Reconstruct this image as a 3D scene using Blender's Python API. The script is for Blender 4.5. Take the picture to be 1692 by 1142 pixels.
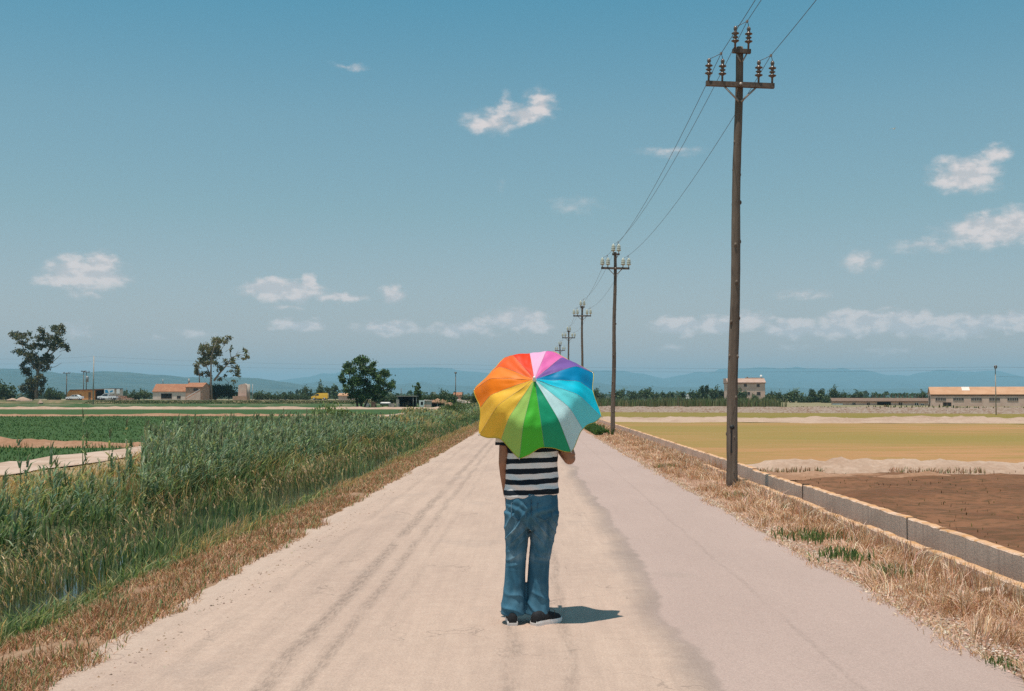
import bpy, bmesh, math, random
import numpy as np
from mathutils import Vector, Matrix, noise as mnoise

random.seed(7)
RNG = np.random.default_rng(11)
SC = bpy.context.scene
COL = SC.collection
for o in list(bpy.data.objects):
    bpy.data.objects.remove(o)

# ------------------------------------------------------------------ camera
F = 1880.0            # focal length in photo pixels (1692 px wide frame)
CAMH = 1.55
PITCH = math.atan(85.0 / F)
YAW = math.atan(31.0 / F)
cam_d = bpy.data.cameras.new('camera')
cam_d.sensor_width = 36.0
cam_d.lens = 36.0 * F / 1692.0
cam_d.clip_start = 0.1
cam_d.clip_end = 60000.0
cam = bpy.data.objects.new('camera', cam_d)
COL.objects.link(cam)
cam.location = (0, 0, CAMH)
cam.rotation_euler = (math.radians(90) + PITCH, 0, YAW)
SC.camera = cam
CAMROT = cam.rotation_euler.to_matrix()


def ray(px, py):
    return CAMROT @ Vector(((px - 846.0) / F, (571.0 - py) / F, -1.0))


def at(px, py, Y):
    d = ray(px, py)
    return Vector((0, 0, CAMH)) + d * (Y / d.y)


def on(px, py, z):
    d = ray(px, py)
    return Vector((0, 0, CAMH)) + d * ((z - CAMH) / d.z)


# ------------------------------------------------------------------ light
SUN_TO = Vector((-0.115, -0.15, 1.0)).normalized()     # towards the sun
sun_el = math.asin(SUN_TO.z)
sun_az = math.atan2(SUN_TO.x, SUN_TO.y)
sun_d = bpy.data.lights.new('sun', 'SUN')
sun_d.energy = 4.9
sun_d.angle = math.radians(0.53)
sun_d.color = (1.0, 0.925, 0.83)
sun = bpy.data.objects.new('sun', sun_d)
COL.objects.link(sun)
sun.rotation_euler = SUN_TO.to_track_quat('Z', 'Y').to_euler()

world = bpy.data.worlds.new('World')
SC.world = world
world.use_nodes = True
world.cycles.sampling_method = 'NONE'
WT = world.node_tree
WT.nodes.clear()


def wn(kind, **kw):
    n = WT.nodes.new(kind)
    for k, v in kw.items():
        setattr(n, k, v)
    return n


def wl(a, b):
    WT.links.new(a, b)


def wmath(op, a, b=None, clamp=False):
    n = wn('ShaderNodeMath', operation=op, use_clamp=clamp)
    for i, v in enumerate((a, b)):
        if v is None:
            continue
        if isinstance(v, (int, float)):
            n.inputs[i].default_value = v
        else:
            wl(v, n.inputs[i])
    return n.outputs[0]


sky = wn('ShaderNodeTexSky', sky_type='NISHITA')
sky.sun_disc = False
sky.sun_elevation = sun_el
sky.sun_rotation = sun_az
sky.altitude = 0.0
sky.air_density = 1.0
sky.dust_density = 1.0
sky.ozone_density = 3.0
tint = wn('ShaderNodeMix', data_type='RGBA', blend_type='MULTIPLY')
tint.inputs[0].default_value = 1.0
wl(sky.outputs[0], tint.inputs[6])
# the photograph's colour grade: warm low sky, cyan higher up
grade = wn('ShaderNodeValToRGB')
for i_, (p_, c_) in enumerate(((0.0, (1.50, .985, .97)), (.16, (1.06, 1.12, .91)), (.24, (.95, 1.19, .97)), (.34, (.58, 1.18, 1.03)))):
    e_ = grade.color_ramp.elements[i_] if i_ < 2 else grade.color_ramp.elements.new(p_)
    e_.position = p_
    e_.color = tuple(v * .5 for v in c_) + (1.0,)
gsc = wn('ShaderNodeVectorMath', operation='SCALE')
gsc.inputs['Scale'].default_value = 2.0
wl(grade.outputs[0], gsc.inputs[0])
wl(gsc.outputs[0], tint.inputs[7])

# small fair-weather clouds: blobs in azimuth / elevation, broken up by noise
tc = wn('ShaderNodeTexCoord')
sep = wn('ShaderNodeSeparateXYZ')
wl(tc.outputs['Generated'], sep.inputs[0])
# the pattern of clouds goes on all round the sky
az = wmath('SUBTRACT', wmath('PINGPONG', wmath('ADD', wmath('ARCTAN2', sep.outputs[0], sep.outputs[1]), 0.55), 1.1), 0.55)
el = wmath('ARCSINE', sep.outputs[2])
wl(el, grade.inputs[0])
comb = wn('ShaderNodeCombineXYZ')
wl(az, comb.inputs[0])
wl(el, comb.inputs[1])
nz = wn('ShaderNodeTexNoise', noise_dimensions='2D')
nz.inputs['Scale'].default_value = 62.0
nz.inputs['Detail'].default_value = 6.0
nz.inputs['Roughness'].default_value = 0.6
stretch = wn('ShaderNodeVectorMath', operation='MULTIPLY')
wl(comb.outputs[0], stretch.inputs[0])
stretch.inputs[1].default_value = (0.75, 1.35, 1.0)
wl(stretch.outputs[0], nz.inputs['Vector'])
warp = wn('ShaderNodeVectorMath', operation='SUBTRACT')
wl(nz.outputs['Color'], warp.inputs[0])
warp.inputs[1].default_value = (0.5, 0.5, 0.5)
warp2 = wn('ShaderNodeVectorMath', operation='MULTIPLY_ADD')
wl(warp.outputs[0], warp2.inputs[0])
warp2.inputs[1].default_value = (0.022, 0.013, 0.0)
wl(comb.outputs[0], warp2.inputs[2])
CP = warp2.outputs[0]


def azel(px, py):
    d = ray(px, py).normalized()
    return math.atan2(d.x, d.y), math.asin(d.z)


# px, py, half width, half height, density
CLOUDS = [
    (138, 452, 58, 26, 1.0), (165, 437, 26, 20, 1.0), (100, 462, 34, 13, .8), (185, 462, 24, 12, .8), (150, 486, 40, 8, .45),
    (470, 482, 66, 17, 1.0), (445, 474, 40, 15, 1.0), (512, 474, 16, 17, 1.0), (560, 493, 42, 9, .85), (470, 509, 36, 6, .4),
    (651, 487, 21, 13, .9), (492, 538, 40, 10, .75), (515, 533, 16, 8, .6), (640, 542, 50, 12, .75), (850, 528, 52, 17, .95), (770, 543, 55, 12, .75),
    (880, 538, 40, 12, .7), (712, 545, 22, 8, .5), (125, 545, 24, 12, .6), (325, 550, 40, 10, .45), (255, 556, 18, 7, .4),
    (812, 202, 48, 20, .72), (868, 188, 36, 17, .78), (893, 172, 26, 24, .74), (836, 172, 13, 24, .5),
    (575, 111, 40, 6, .35), (1110, 250, 60, 8, .36), (950, 340, 55, 16, .25), (826, 306, 12, 14, .22),
    (1595, 288, 50, 28, .95), (1650, 252, 22, 15, .62), (1640, 380, 70, 25, 1.0), (1690, 372, 60, 25, 1.0), (1540, 404, 60, 14, .5),
    (1425, 432, 34, 20, .5), (1325, 487, 46, 10, .42),
    (1125, 538, 46, 15, .85), (1180, 536, 40, 15, .85), (1235, 530, 40, 17, .7), (1310, 543, 38, 15, .9), (1420, 530, 60, 17, .95),
    (1480, 532, 70, 19, 1.0), (1560, 540, 80, 17, .95), (1660, 533, 60, 15, .85), (1380, 545, 60, 13, .8), (1740, 530, 60, 14, .9),
    (1105, 576, 26, 7, .4), (1310, 574, 40, 6, .35), (1480, 580, 80, 6, .35),
]
acc = None
for (px, py, rx, ry, s) in CLOUDS:
    a0, e0 = azel(px, py)
    kx, ky = F / (rx * 1.4), F / (ry * 1.4)
    s = s * (1.5 if py > 510 else 1.2) if s > .6 else s * 1.1
    sc_ = wn('ShaderNodeVectorMath', operation='MULTIPLY_ADD')
    wl(CP, sc_.inputs[0])
    sc_.inputs[1].default_value = (kx, ky, 0)
    sc_.inputs[2].default_value = (-a0 * kx, -e0 * ky, 0)
    ln = wn('ShaderNodeVectorMath', operation='LENGTH')
    wl(sc_.outputs[0], ln.inputs[0])
    m = wn('ShaderNodeMath', operation='MULTIPLY_ADD')
    wl(ln.outputs['Value'], m.inputs[0])
    m.inputs[1].default_value = -s * 1.15
    m.inputs[2].default_value = s * 1.15
    acc = wmath('MAXIMUM', acc, m.outputs[0]) if acc is not None else wmath('MAXIMUM', m.outputs[0], 0.0)
nz2 = wn('ShaderNodeTexNoise', noise_dimensions='2D')
nz2.inputs['Scale'].default_value = 75.0
nz2.inputs['Detail'].default_value = 4.5
nz2.inputs['Roughness'].default_value = 0.55
wl(stretch.outputs[0], nz2.inputs['Vector'])
brk = wmath('MULTIPLY', wmath('SUBTRACT', nz2.outputs[0], 0.5), 1.05)
gate = wmath('MULTIPLY', wmath('MINIMUM', acc, 0.4), 2.5, clamp=True)
dens = wn('ShaderNodeMapRange', interpolation_type='SMOOTHSTEP')
dens.inputs['From Min'].default_value = 0.04
dens.inputs['From Max'].default_value = 0.92
wl(wmath('ADD', acc, wmath('MULTIPLY', brk, gate)), dens.inputs['Value'])
cmix = wn('ShaderNodeMix', data_type='RGBA')
wl(wmath('MULTIPLY', dens.outputs[0], 0.80), cmix.inputs[0])
wl(tint.outputs[2], cmix.inputs[6])
ctone = wn('ShaderNodeMix', data_type='RGBA')
tn = wn('ShaderNodeMapRange', interpolation_type='SMOOTHSTEP')
tn.inputs['From Min'].default_value = 0.40
tn.inputs['From Max'].default_value = 0.62
wl(nz2.outputs[0], tn.inputs['Value'])
wl(tn.outputs[0], ctone.inputs[0])
ctone.inputs[6].default_value = (6.6, 6.1, 6.1, 1.0)
ctone.inputs[7].default_value = (9.2, 7.9, 7.5, 1.0)
wl(ctone.outputs[2], cmix.inputs[7])
bg = wn('ShaderNodeBackground')
SKY_STRENGTH = 0.10
bg.inputs[1].default_value = SKY_STRENGTH
wl(cmix.outputs[2], bg.inputs[0])
wo = wn('ShaderNodeOutputWorld')
wl(bg.outputs[0], wo.inputs[0])

SC.view_settings.view_transform = 'Standard'
SC.view_settings.look = 'None'
SC.view_settings.exposure = 0.0
SC.view_settings.gamma = 1.0
SC.view_settings.use_curve_mapping = False
SC.render.engine = 'CYCLES'
cy = SC.cycles
cy.use_denoising = False      # the little noise left reads as film grain
try:
    cy.denoiser = 'OPENIMAGEDENOISE'
    cy.denoising_input_passes = 'RGB_ALBEDO_NORMAL'
except Exception:
    pass
cy.max_bounces = 6
cy.diffuse_bounces = 3
cy.glossy_bounces = 3
cy.transmission_bounces = 4
cy.transparent_max_bounces = 8
cy.volume_bounces = 0
cy.sample_clamp_indirect = 6.0
cy.use_adaptive_sampling = True
cy.adaptive_threshold = 0.006


# ------------------------------------------------------------------ helpers
def s2l(c):
    return tuple(((v / 255.0) / 12.92 if v / 255.0 <= 0.04045 else ((v / 255.0 + 0.055) / 1.055) ** 2.4) for v in c)


def tag(o, label=None, cat=None, group=None, kind=None):
    if label:
        o['label'] = label
    if cat:
        o['category'] = cat
    if group:
        o['group'] = group
    if kind:
        o['kind'] = kind
    return o


def empty(name, loc=(0, 0, 0), rz=0.0, scale=1.0):
    o = bpy.data.objects.new(name, None)
    o.empty_display_size = 0.2
    COL.objects.link(o)
    o.location = loc
    o.rotation_euler = (0, 0, rz)
    o.scale = (scale, scale, scale)
    return o


def link(name, me, parent=None, mat=None):
    o = bpy.data.objects.new(name, me)
    COL.objects.link(o)
    if parent is not None:
        o.parent = parent
    if mat is not None and not me.materials:
        me.materials.append(mat)
    return o


class MB:
    """collects simple shapes and links them as one mesh object"""

    def __init__(self):
        self.v, self.f, self.sm = [], [], []

    def add(self, vs, fs, smooth=False):
        n = len(self.v)
        self.v += [tuple(p) for p in vs]
        self.f += [tuple(i + n for i in f) for f in fs]
        self.sm += [smooth] * len(fs)
        return self

    def box(self, c, s, rz=0.0, bev=0.0):
        x, y, z = s[0] / 2, s[1] / 2, s[2] / 2
        ca, sa = math.cos(rz), math.sin(rz)
        vs = []
        for dz in (-z, z):
            for dx, dy in ((-x, -y), (x, -y), (x, y), (-x, y)):
                vs.append((c[0] + dx * ca - dy * sa, c[1] + dx * sa + dy * ca, c[2] + dz))
        return self.add(vs, [(3, 2, 1, 0), (4, 5, 6, 7), (0, 1, 5, 4), (1, 2, 6, 5), (2, 3, 7, 6), (3, 0, 4, 7)])

    def b2(self, x0, x1, y0, y1, z0, z1):
        return self.box(((x0 + x1) / 2, (y0 + y1) / 2, (z0 + z1) / 2), (x1 - x0, y1 - y0, z1 - z0))

    def quad(self, a, b, c, d):
        return self.add([a, b, c, d], [(0, 1, 2, 3)])

    def prism(self, poly, axis, t0, t1):
        """poly: 2D outline, extruded along axis ('x','y','z') from t0 to t1"""
        n = len(poly)

        def pt(p, t):
            return {'x': (t, p[0], p[1]), 'y': (p[0], t, p[1]), 'z': (p[0], p[1], t)}[axis]
        vs = [pt(p, t0) for p in poly] + [pt(p, t1) for p in poly]
        fs = [tuple(range(n))[::-1], tuple(range(n, 2 * n))]
        fs += [(i, (i + 1) % n, (i + 1) % n + n, i + n) for i in range(n)]
        return self.add(vs, fs)

    def tube(self, pts, rad, seg=8, cap=True, flat=1.0, smooth=True):
        pts = [Vector(p) for p in pts]
        n = len(pts)
        if not isinstance(rad, (list, tuple)):
            rad = [rad] * n
        t0 = (pts[1] - pts[0]).normalized()
        ref = Vector((0, 0, 1)) if abs(t0.z) < 0.9 else Vector((1, 0, 0))
        u = t0.cross(ref).normalized()
        vs = []
        for i in range(n):
            t = (pts[min(i + 1, n - 1)] - pts[max(i - 1, 0)]).normalized()
            u = (u - t * u.dot(t)).normalized()
            w = t.cross(u)
            for k in range(seg):
                a = 2 * math.pi * k / seg
                vs.append(pts[i] + u * (math.cos(a) * rad[i]) + w * (math.sin(a) * rad[i] * flat))
        fs = []
        for i in range(n - 1):
            for k in range(seg):
                k2 = (k + 1) % seg
                fs.append((i * seg + k, i * seg + k2, (i + 1) * seg + k2, (i + 1) * seg + k))
        if cap:
            fs.append(tuple(range(seg))[::-1])
            fs.append(tuple(range((n - 1) * seg, n * seg)))
        return self.add(vs, fs, smooth)

    def loft(self, rings, seg=24):
        """rings: (cx, cy, cz, rx, ry) horizontal ellipses, or lists of points"""
        vs = []
        for r in rings:
            for k in range(seg):
                a = 2 * math.pi * k / seg
                p = r[5] if len(r) > 5 else 2.0
                ca, sa = math.cos(a), math.sin(a)
                q = (abs(ca) ** p + abs(sa) ** p) ** (-1.0 / p)
                vs.append((r[0] + r[3] * ca * q, r[1] + r[4] * sa * q, r[2]))
        n = len(rings)
        fs = []
        for i in range(n - 1):
            for k in range(seg):
                k2 = (k + 1) % seg
                fs.append((i * seg + k, i * seg + k2, (i + 1) * seg + k2, (i + 1) * seg + k))
        fs.append(tuple(range(seg))[::-1])
        fs.append(tuple(range((n - 1) * seg, n * seg)))
        return self.add(vs, fs, True)

    def lathe(self, c, prof, seg=12, up=None):
        """prof: (radius, height) pairs about the vertical through c (or the direction up)"""
        up = Vector(up).normalized() if up is not None else Vector((0, 0, 1))
        ref = Vector((1, 0, 0)) if abs(up.x) < 0.9 else Vector((0, 1, 0))
        u = up.cross(ref).normalized()
        w = up.cross(u)
        c = Vector(c)
        vs = []
        for (r, h) in prof:
            for k in range(seg):
                a = 2 * math.pi * k / seg
                vs.append(c + up * h + u * (r * math.cos(a)) + w * (r * math.sin(a)))
        fs = []
        for i in range(len(prof) - 1):
            for k in range(seg):
                k2 = (k + 1) % seg
                fs.append((i * seg + k, i * seg + k2, (i + 1) * seg + k2, (i + 1) * seg + k))
        fs.append(tuple(range(seg))[::-1])
        fs.append(tuple(range((len(prof) - 1) * seg, len(prof) * seg)))
        return self.add(vs, fs, True)

    def ball(self, c, r, seg=14, rings=9):
        if not isinstance(r, (tuple, list)):
            r = (r, r, r)
        vs, fs = [], []
        for i in range(rings + 1):
            t = math.pi * (i + 0.02 if i == 0 else (i - 0.02 if i == rings else i)) / rings
            for k in range(seg):
                a = 2 * math.pi * k / seg
                vs.append((c[0] + r[0] * math.sin(t) * math.cos(a), c[1] + r[1] * math.sin(t) * math.sin(a), c[2] + r[2] * math.cos(t)))
        for i in range(rings):
            for k in range(seg):
                k2 = (k + 1) % seg
                fs.append((i * seg + k2, i * seg + k, (i + 1) * seg + k, (i + 1) * seg + k2))
        fs.append(tuple(range(seg)))
        fs.append(tuple(range(rings * seg, (rings + 1) * seg))[::-1])
        return self.add(vs, fs, True)

    def mesh(self, name='mesh'):
        me = bpy.data.meshes.new(name)
        me.from_pydata(self.v, [], self.f)
        me.polygons.foreach_set('use_smooth', self.sm)
        me.update()
        return me

    def build(self, name, mat, parent=None):
        me = self.mesh(name)
        me.materials.append(mat)
        return link(name, me, parent)


def np_mesh(name, verts, tris, mat, col=None, smooth=False, parent=None, quads=None):
    """fast mesh from numpy arrays (tris: (N,3) or quads (N,4))"""
    fa = np.asarray(quads if quads is not None else tris, dtype=np.int32)
    k = fa.shape[1]
    me = bpy.data.meshes.new(name)
    me.vertices.add(len(verts))
    me.vertices.foreach_set('co', np.asarray(verts, dtype=np.float32).ravel())
    me.loops.add(fa.size)
    me.loops.foreach_set('vertex_index', fa.ravel())
    me.polygons.add(len(fa))
    me.polygons.foreach_set('loop_start', np.arange(0, fa.size, k, dtype=np.int32))
    me.polygons.foreach_set('loop_total', np.full(len(fa), k, dtype=np.int32))
    me.polygons.foreach_set('use_smooth', np.full(len(fa), smooth, dtype=bool))
    if col is not None:
        ca = me.color_attributes.new('Col', 'FLOAT_COLOR', 'POINT')
        c4 = np.ones((len(verts), 4), dtype=np.float32)
        c4[:, :3] = col
        ca.data.foreach_set('color', c4.ravel())
    me.update(calc_edges=True)
    me.materials.append(mat)
    return link(name, me, parent)


def vnoise(x, y, seed=0):
    """smooth value noise on numpy arrays, about -1..1"""
    xi, yi = np.floor(x).astype(np.int64), np.floor(y).astype(np.int64)
    xf, yf = x - xi, y - yi

    def h(a, b):
        n = (a * 374761393 + b * 668265263 + seed * 1274126177) & 0x7fffffff
        n = ((n ^ (n >> 13)) * 1274126177) & 0x7fffffff
        return ((n ^ (n >> 16)) & 0xffff) / 32767.5 - 1.0
    u, v = xf * xf * (3 - 2 * xf), yf * yf * (3 - 2 * yf)
    return (h(xi, yi) * (1 - u) + h(xi + 1, yi) * u) * (1 - v) + (h(xi, yi + 1) * (1 - u) + h(xi + 1, yi + 1) * u) * v


def fbm(x, y, seed=0, octv=4, lac=2.1, gain=0.5):
    x, y = np.asarray(x, dtype=float), np.asarray(y, dtype=float)
    s, a = np.zeros(np.broadcast(x, y).shape), 1.0
    for i in range(octv):
        s = s + a * vnoise(x, y, seed + i * 17)
        x, y, a = x * lac + 13.7, y * lac + 7.1, a * gain
    return s


def grid(name, xs, ys, hfun, mat, parent=None, smooth=True):
    """height field over the grid xs x ys; hfun(X, Y) -> Z or (X, Y, Z)"""
    X, Y = np.meshgrid(np.asarray(xs, float), np.asarray(ys, float))
    r = hfun(X, Y)
    if isinstance(r, tuple):
        X, Y, Z = r
    else:
        Z = r + 0 * X
    ny, nx = X.shape
    V = np.stack([X, Y, Z], -1).reshape(-1, 3)
    i = np.arange(nx * ny).reshape(ny, nx)
    Q = np.stack([i[:-1, :-1], i[:-1, 1:], i[1:, 1:], i[1:, :-1]], -1).reshape(-1, 4)
    return np_mesh(name, V, None, mat, smooth=smooth, parent=parent, quads=Q)


def logspace(a, b, n):
    return a * (b / a) ** (np.arange(n) / (n - 1.0))


# ------------------------------------------------------------------ materials
class NT:
    def __init__(self, name):
        self.m = bpy.data.materials.new(name)
        self.m.use_nodes = True
        self.t = self.m.node_tree
        self.t.nodes.clear()
        self.out = self.n('ShaderNodeOutputMaterial')
        self.tc = None

    def n(self, kind, **kw):
        x = self.t.nodes.new(kind)
        for k, v in kw.items():
            setattr(x, k, v)
        return x

    def l(self, a, b):
        self.t.links.new(a, b)

    def put(self, sock, v):
        if isinstance(v, (int, float)):
            sock.default_value = v
        elif isinstance(v, (tuple, list)):
            sock.default_value = tuple(v) + ((1.0,) if len(v) == 3 and sock.type == 'RGBA' else ())
        else:
            self.l(v, sock)

    def obj(self):
        if self.tc is None:
            self.tc = self.n('ShaderNodeTexCoord')
        return self.tc.outputs['Object']

    def noise(self, scale, detail=4, rough=0.55, vec=None, sc3=None, dist=0.0):
        x = self.n('ShaderNodeTexNoise')
        x.inputs['Scale'].default_value = scale
        x.inputs['Detail'].default_value = detail
        x.inputs['Roughness'].default_value = rough
        x.inputs['Distortion'].default_value = dist
        v = vec if vec is not None else self.obj()
        if sc3 is not None:
            mp = self.n('ShaderNodeVectorMath', operation='MULTIPLY')
            self.l(v, mp.inputs[0])
            mp.inputs[1].default_value = sc3
            v = mp.outputs[0]
        self.l(v, x.inputs['Vector'])
        return x.outputs['Fac']

    def math(self, op, a, b=0.0, clamp=False):
        x = self.n('ShaderNodeMath', operation=op, use_clamp=clamp)
        self.put(x.inputs[0], a)
        self.put(x.inputs[1], b)
        return x.outputs[0]

    def ramp(self, v, a, b, lo=0.0, hi=1.0, smooth=True):
        x = self.n('ShaderNodeMapRange', interpolation_type='SMOOTHSTEP' if smooth else 'LINEAR')
        self.put(x.inputs['Value'], v)
        x.inputs['From Min'].default_value = a
        x.inputs['From Max'].default_value = b
        x.inputs['To Min'].default_value = lo
        x.inputs['To Max'].default_value = hi
        return x.outputs[0]

    def mix(self, fac, a, b, mode='MIX'):
        x = self.n('ShaderNodeMix', data_type='RGBA', blend_type=mode)
        self.put(x.inputs[0], fac)
        self.put(x.inputs[6], a)
        self.put(x.inputs[7], b)
        return x.outputs[2]

    def xyz(self, vec=None):
        x = self.n('ShaderNodeSeparateXYZ')
        self.l(vec if vec is not None else self.obj(), x.inputs[0])
        return x.outputs

    def bump(self, h, strength=0.3, dist=0.02):
        x = self.n('ShaderNodeBump')
        x.inputs['Strength'].default_value = strength
        x.inputs['Distance'].default_value = dist
        self.l(h, x.inputs['Height'])
        return x.outputs[0]

    def principled(self, col, rough=0.8, bump=None, metal=0.0, spec=0.3, **kw):
        p = self.n('ShaderNodeBsdfPrincipled')
        self.put(p.inputs['Base Color'], col)
        self.put(p.inputs['Roughness'], rough)
        p.inputs['Metallic'].default_value = metal
        p.inputs['Specular IOR Level'].default_value = spec
        for k, v in kw.items():
            p.inputs[k].default_value = v
        if bump is not None:
            self.l(bump, p.inputs['Normal'])
        self.l(p.outputs[0], self.out.inputs['Surface'])
        self.p = p
        return self.m


def pm(name, c1, c2, scale=6.0, rough=0.85, bump=0.25, dist=0.01, detail=5, metal=0.0, spec=0.25, sc3=None, lo=0.35, hi=0.65):
    """two-tone noise material with fine relief"""
    t = NT(name)
    n = t.noise(scale, detail, sc3=sc3)
    f = t.ramp(n, lo, hi)
    n2 = t.noise(scale * 6.3, 3, sc3=sc3)
    return t.principled(t.mix(f, c1, c2), rough, t.bump(t.math('ADD', n, t.math('MULTIPLY', n2, 0.5)), bump, dist) if bump else None, metal, spec)


def leafmat(name, transl=0.35, gloss=0.25, mul=1.0):
    t = NT(name)
    a = t.n('ShaderNodeAttribute', attribute_name='Col')
    p = t.n('ShaderNodeBsdfPrincipled')
    t.l(a.outputs['Color'], p.inputs['Base Color'])
    p.inputs['Roughness'].default_value = 0.55
    p.inputs['Specular IOR Level'].default_value = gloss
    tr = t.n('ShaderNodeBsdfTranslucent')
    g = t.mix(1.0, a.outputs['Color'], (1.18, 1.15, 0.78), 'MULTIPLY')
    t.l(g, tr.inputs['Color'])
    mx = t.n('ShaderNodeMixShader')
    mx.inputs[0].default_value = transl
    t.l(p.outputs[0], mx.inputs[1])
    t.l(tr.outputs[0], mx.inputs[2])
    t.l(mx.outputs[0], t.out.inputs['Surface'])
    return t.m


LEAF = leafmat('leaf_blades', 0.5)
STRAW = leafmat('straw_blades', 0.2, 0.2)
CROWN = leafmat('tree_leaves', 0.25, 0.2)


# ================================================================== the setting
def structure(o):
    o['kind'] = 'structure'
    return o


# ---- far plain
t = NT('plain_soil')
n1 = t.noise(0.004, 3, sc3=(1, 3, 1))
n2 = t.noise(0.03, 4)
M_PLAIN = t.principled(t.mix(t.ramp(n1, .42, .58), (.10, .13, .05), t.mix(t.ramp(n2, .4, .6), (.26, .19, .12), (.17, .16, .07))), 0.95)
structure(grid('plain', [-9000, -2000, -500, 0, 500, 2000, 9000], [-400, 0, 200, 800, 3000, 9000, 17500], lambda X, Y: -1.75 + 0 * X, M_PLAIN))

# ---- mountains: ridge lines read off the skyline, gullied slopes in front of them
t = NT('mountain_scrub')
n1 = t.noise(0.0016, 6, 0.65)
n2 = t.noise(0.012, 4, 0.6)
M_MOUNT = t.principled(t.mix(t.ramp(n2, .35, .65), t.mix(t.ramp(n1, .4, .6), (.015, .04, .03), (.03, .06, .04)), (.055, .08, .06)), 0.95, t.bump(n1, 0.6, 40.0))


def mountain_range(D, depth, prof, seed, x0=-900, x1=2600, n=420, rough=1.0):
    """D: distance of the ridge; prof: (px, py) of the skyline"""
    pxs = np.linspace(x0, x1, n)
    p = np.array(prof, float)
    py = np.interp(pxs, p[:, 0], p[:, 1])
    py = py + fbm(pxs / 14.0, pxs * 0 + 3.3, seed, 4) * 0.55 * rough
    ridge = CAMH + (656.0 - py) / F * D
    base = -2.0
    rows = 34
    tt = np.concatenate([np.linspace(0, 1, rows), np.array([1.06, 1.15, 1.4])])
    V = np.zeros((len(tt), n, 3))
    Xr = (pxs - 877.0) / F
    for j, tv in enumerate(tt):
        Yd = D - depth * (1 - tv)
        X = Xr * D * (0.94 + 0.06 * tv)
        if tv <= 1:
            gul = 1 - np.abs(fbm(X / (depth * .16), np.full(n, tv * 2.2), seed + 5, 4))
            sh = tv ** 0.85 * (1 - (1 - tv) * .10)
            z = (ridge - base) * sh * (1 - .42 * (1 - tv) * (1 - gul) * 1.3)
        else:
            z = (ridge - base) * (1 - (tv - 1) * 2.2)
        V[j, :, 0] = X
        V[j, :, 1] = Yd
        V[j, :, 2] = base + np.maximum(z, 0)
    i = np.arange(len(tt) * n).reshape(len(tt), n)
    Q = np.stack([i[:-1, :-1], i[:-1, 1:], i[1:, 1:], i[1:, :-1]], -1).reshape(-1, 4)
    return structure(np_mesh('mountain_range', V.reshape(-1, 3), None, M_MOUNT, smooth=True, quads=Q))


far = [(-900, 612), (-500, 625), (-200, 630), (200, 640), (420, 634), (488, 625), (515, 622), (527, 617.5), (553, 617), (562, 614), (631, 608.5), (651, 608), (713, 607), (748, 608.5), (757, 612.5), (800, 616), (860, 620), (930, 614), (967, 611), (981, 613), (1007, 612), (1029, 612.5), (1046, 616.5), (1061, 617), (1075, 620.5), (1096, 626), (1108, 623), (1135, 618), (1151, 614), (1167, 616), (1178, 615), (1188, 610), (1214, 610.6), (1253, 607), (1289, 609), (1307, 608), (1318, 605), (1324, 608.5), (1355, 610), (1378, 610.6), (1388, 608), (1406, 612), (1421, 611), (1434, 613), (1460, 620), (1497, 621), (1509, 617), (1554, 611), (1579, 613.6), (1607, 615), (1624, 613), (1648, 613.6), (1667, 619), (1692, 626), (1800, 630), (2100, 622), (2600, 628)]
mountain_range(15000, 4200, far, 3)
mid = [(-900, 640), (200, 648), (380, 640), (450, 636), (500, 634), (535, 629), (560, 631), (610, 637), (668, 635), (691, 630), (713, 634), (748, 637), (850, 641), (950, 640), (985, 632), (1010, 636), (1100, 640), (1250, 640), (1400, 643), (1692, 640), (2600, 640)]
mountain_range(9200, 2000, mid, 21)
near_l = [(-900, 604), (-400, 612), (-150, 606), (0, 609), (35, 610), (60, 611), (80, 614), (95, 617), (115, 616), (130, 617), (160, 613.5), (200, 614), (235, 618), (275, 620), (304, 624), (323, 623.5), (400, 624), (426, 625), (453, 629), (488, 634), (530, 642), (600, 652), (700, 657), (2600, 658)]
mountain_range(6300, 2000, near_l, 40, x1=760)

# ---- left: road side verge, ditch banks, track
PX = np.array([-13.4, -12.8, -12.2, -11.0, -10.1, -9.2, -8.0, -6.9, -6.2, -5.7, -5.2, -4.8, -4.35, -3.9, -3.5, -3.1, -2.8, -2.3])
PZ = np.array([-.55, -.22, .00, .02, -.02, -.10, -.12, -.16, -.35, -.72, -.85, -.85, -.66, -.34, -.10, -.01, .0, -.03])


def edge_shift(Y):
    """the verges creep over the road with distance"""
    return np.clip((np.asarray(Y, float) - 6.0) / 50.0, 0, 1) * 0.32


def bank_z(X, Y):
    return np.interp(X - edge_shift(Y) * np.clip((X + 6) / 3.0, 0, 1), PX, PZ) + fbm(X * 1.3, Y * .8, 9, 3) * .035 * (X < -2.75)


t = NT('bank_soil')
n1, n2, n3 = t.noise(1.1, 5), t.noise(14, 5, 0.7), t.noise(70, 3, .7)
X_ = t.xyz()[0]
dry = t.mix(t.ramp(n2, .35, .65), (.25, .14, .08), (.36, .225, .145))
grn = t.mix(t.ramp(n2, .35, .65), (.045, .05, .02), (.10, .095, .04))
side = t.ramp(t.math('ADD', X_, t.math('MULTIPLY', n1, .7)), -3.35, -3.0)
farside = t.ramp(t.math('ADD', X_, t.math('MULTIPLY', n1, 1.6)), -6.3, -7.3)
litter = t.mix(t.ramp(n2, .35, .65), (.30, .21, .11), (.44, .31, .18))
M_BANK = t.principled(t.mix(t.math('MULTIPLY', farside, .85), t.mix(side, grn, dry), litter), .95, t.bump(t.math('ADD', n2, n3), .5, .03))
structure(grid('ditch_bank', np.linspace(-13.4, -2.2, 74), logspace(2.5, 420, 240), bank_z, M_BANK))

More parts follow.
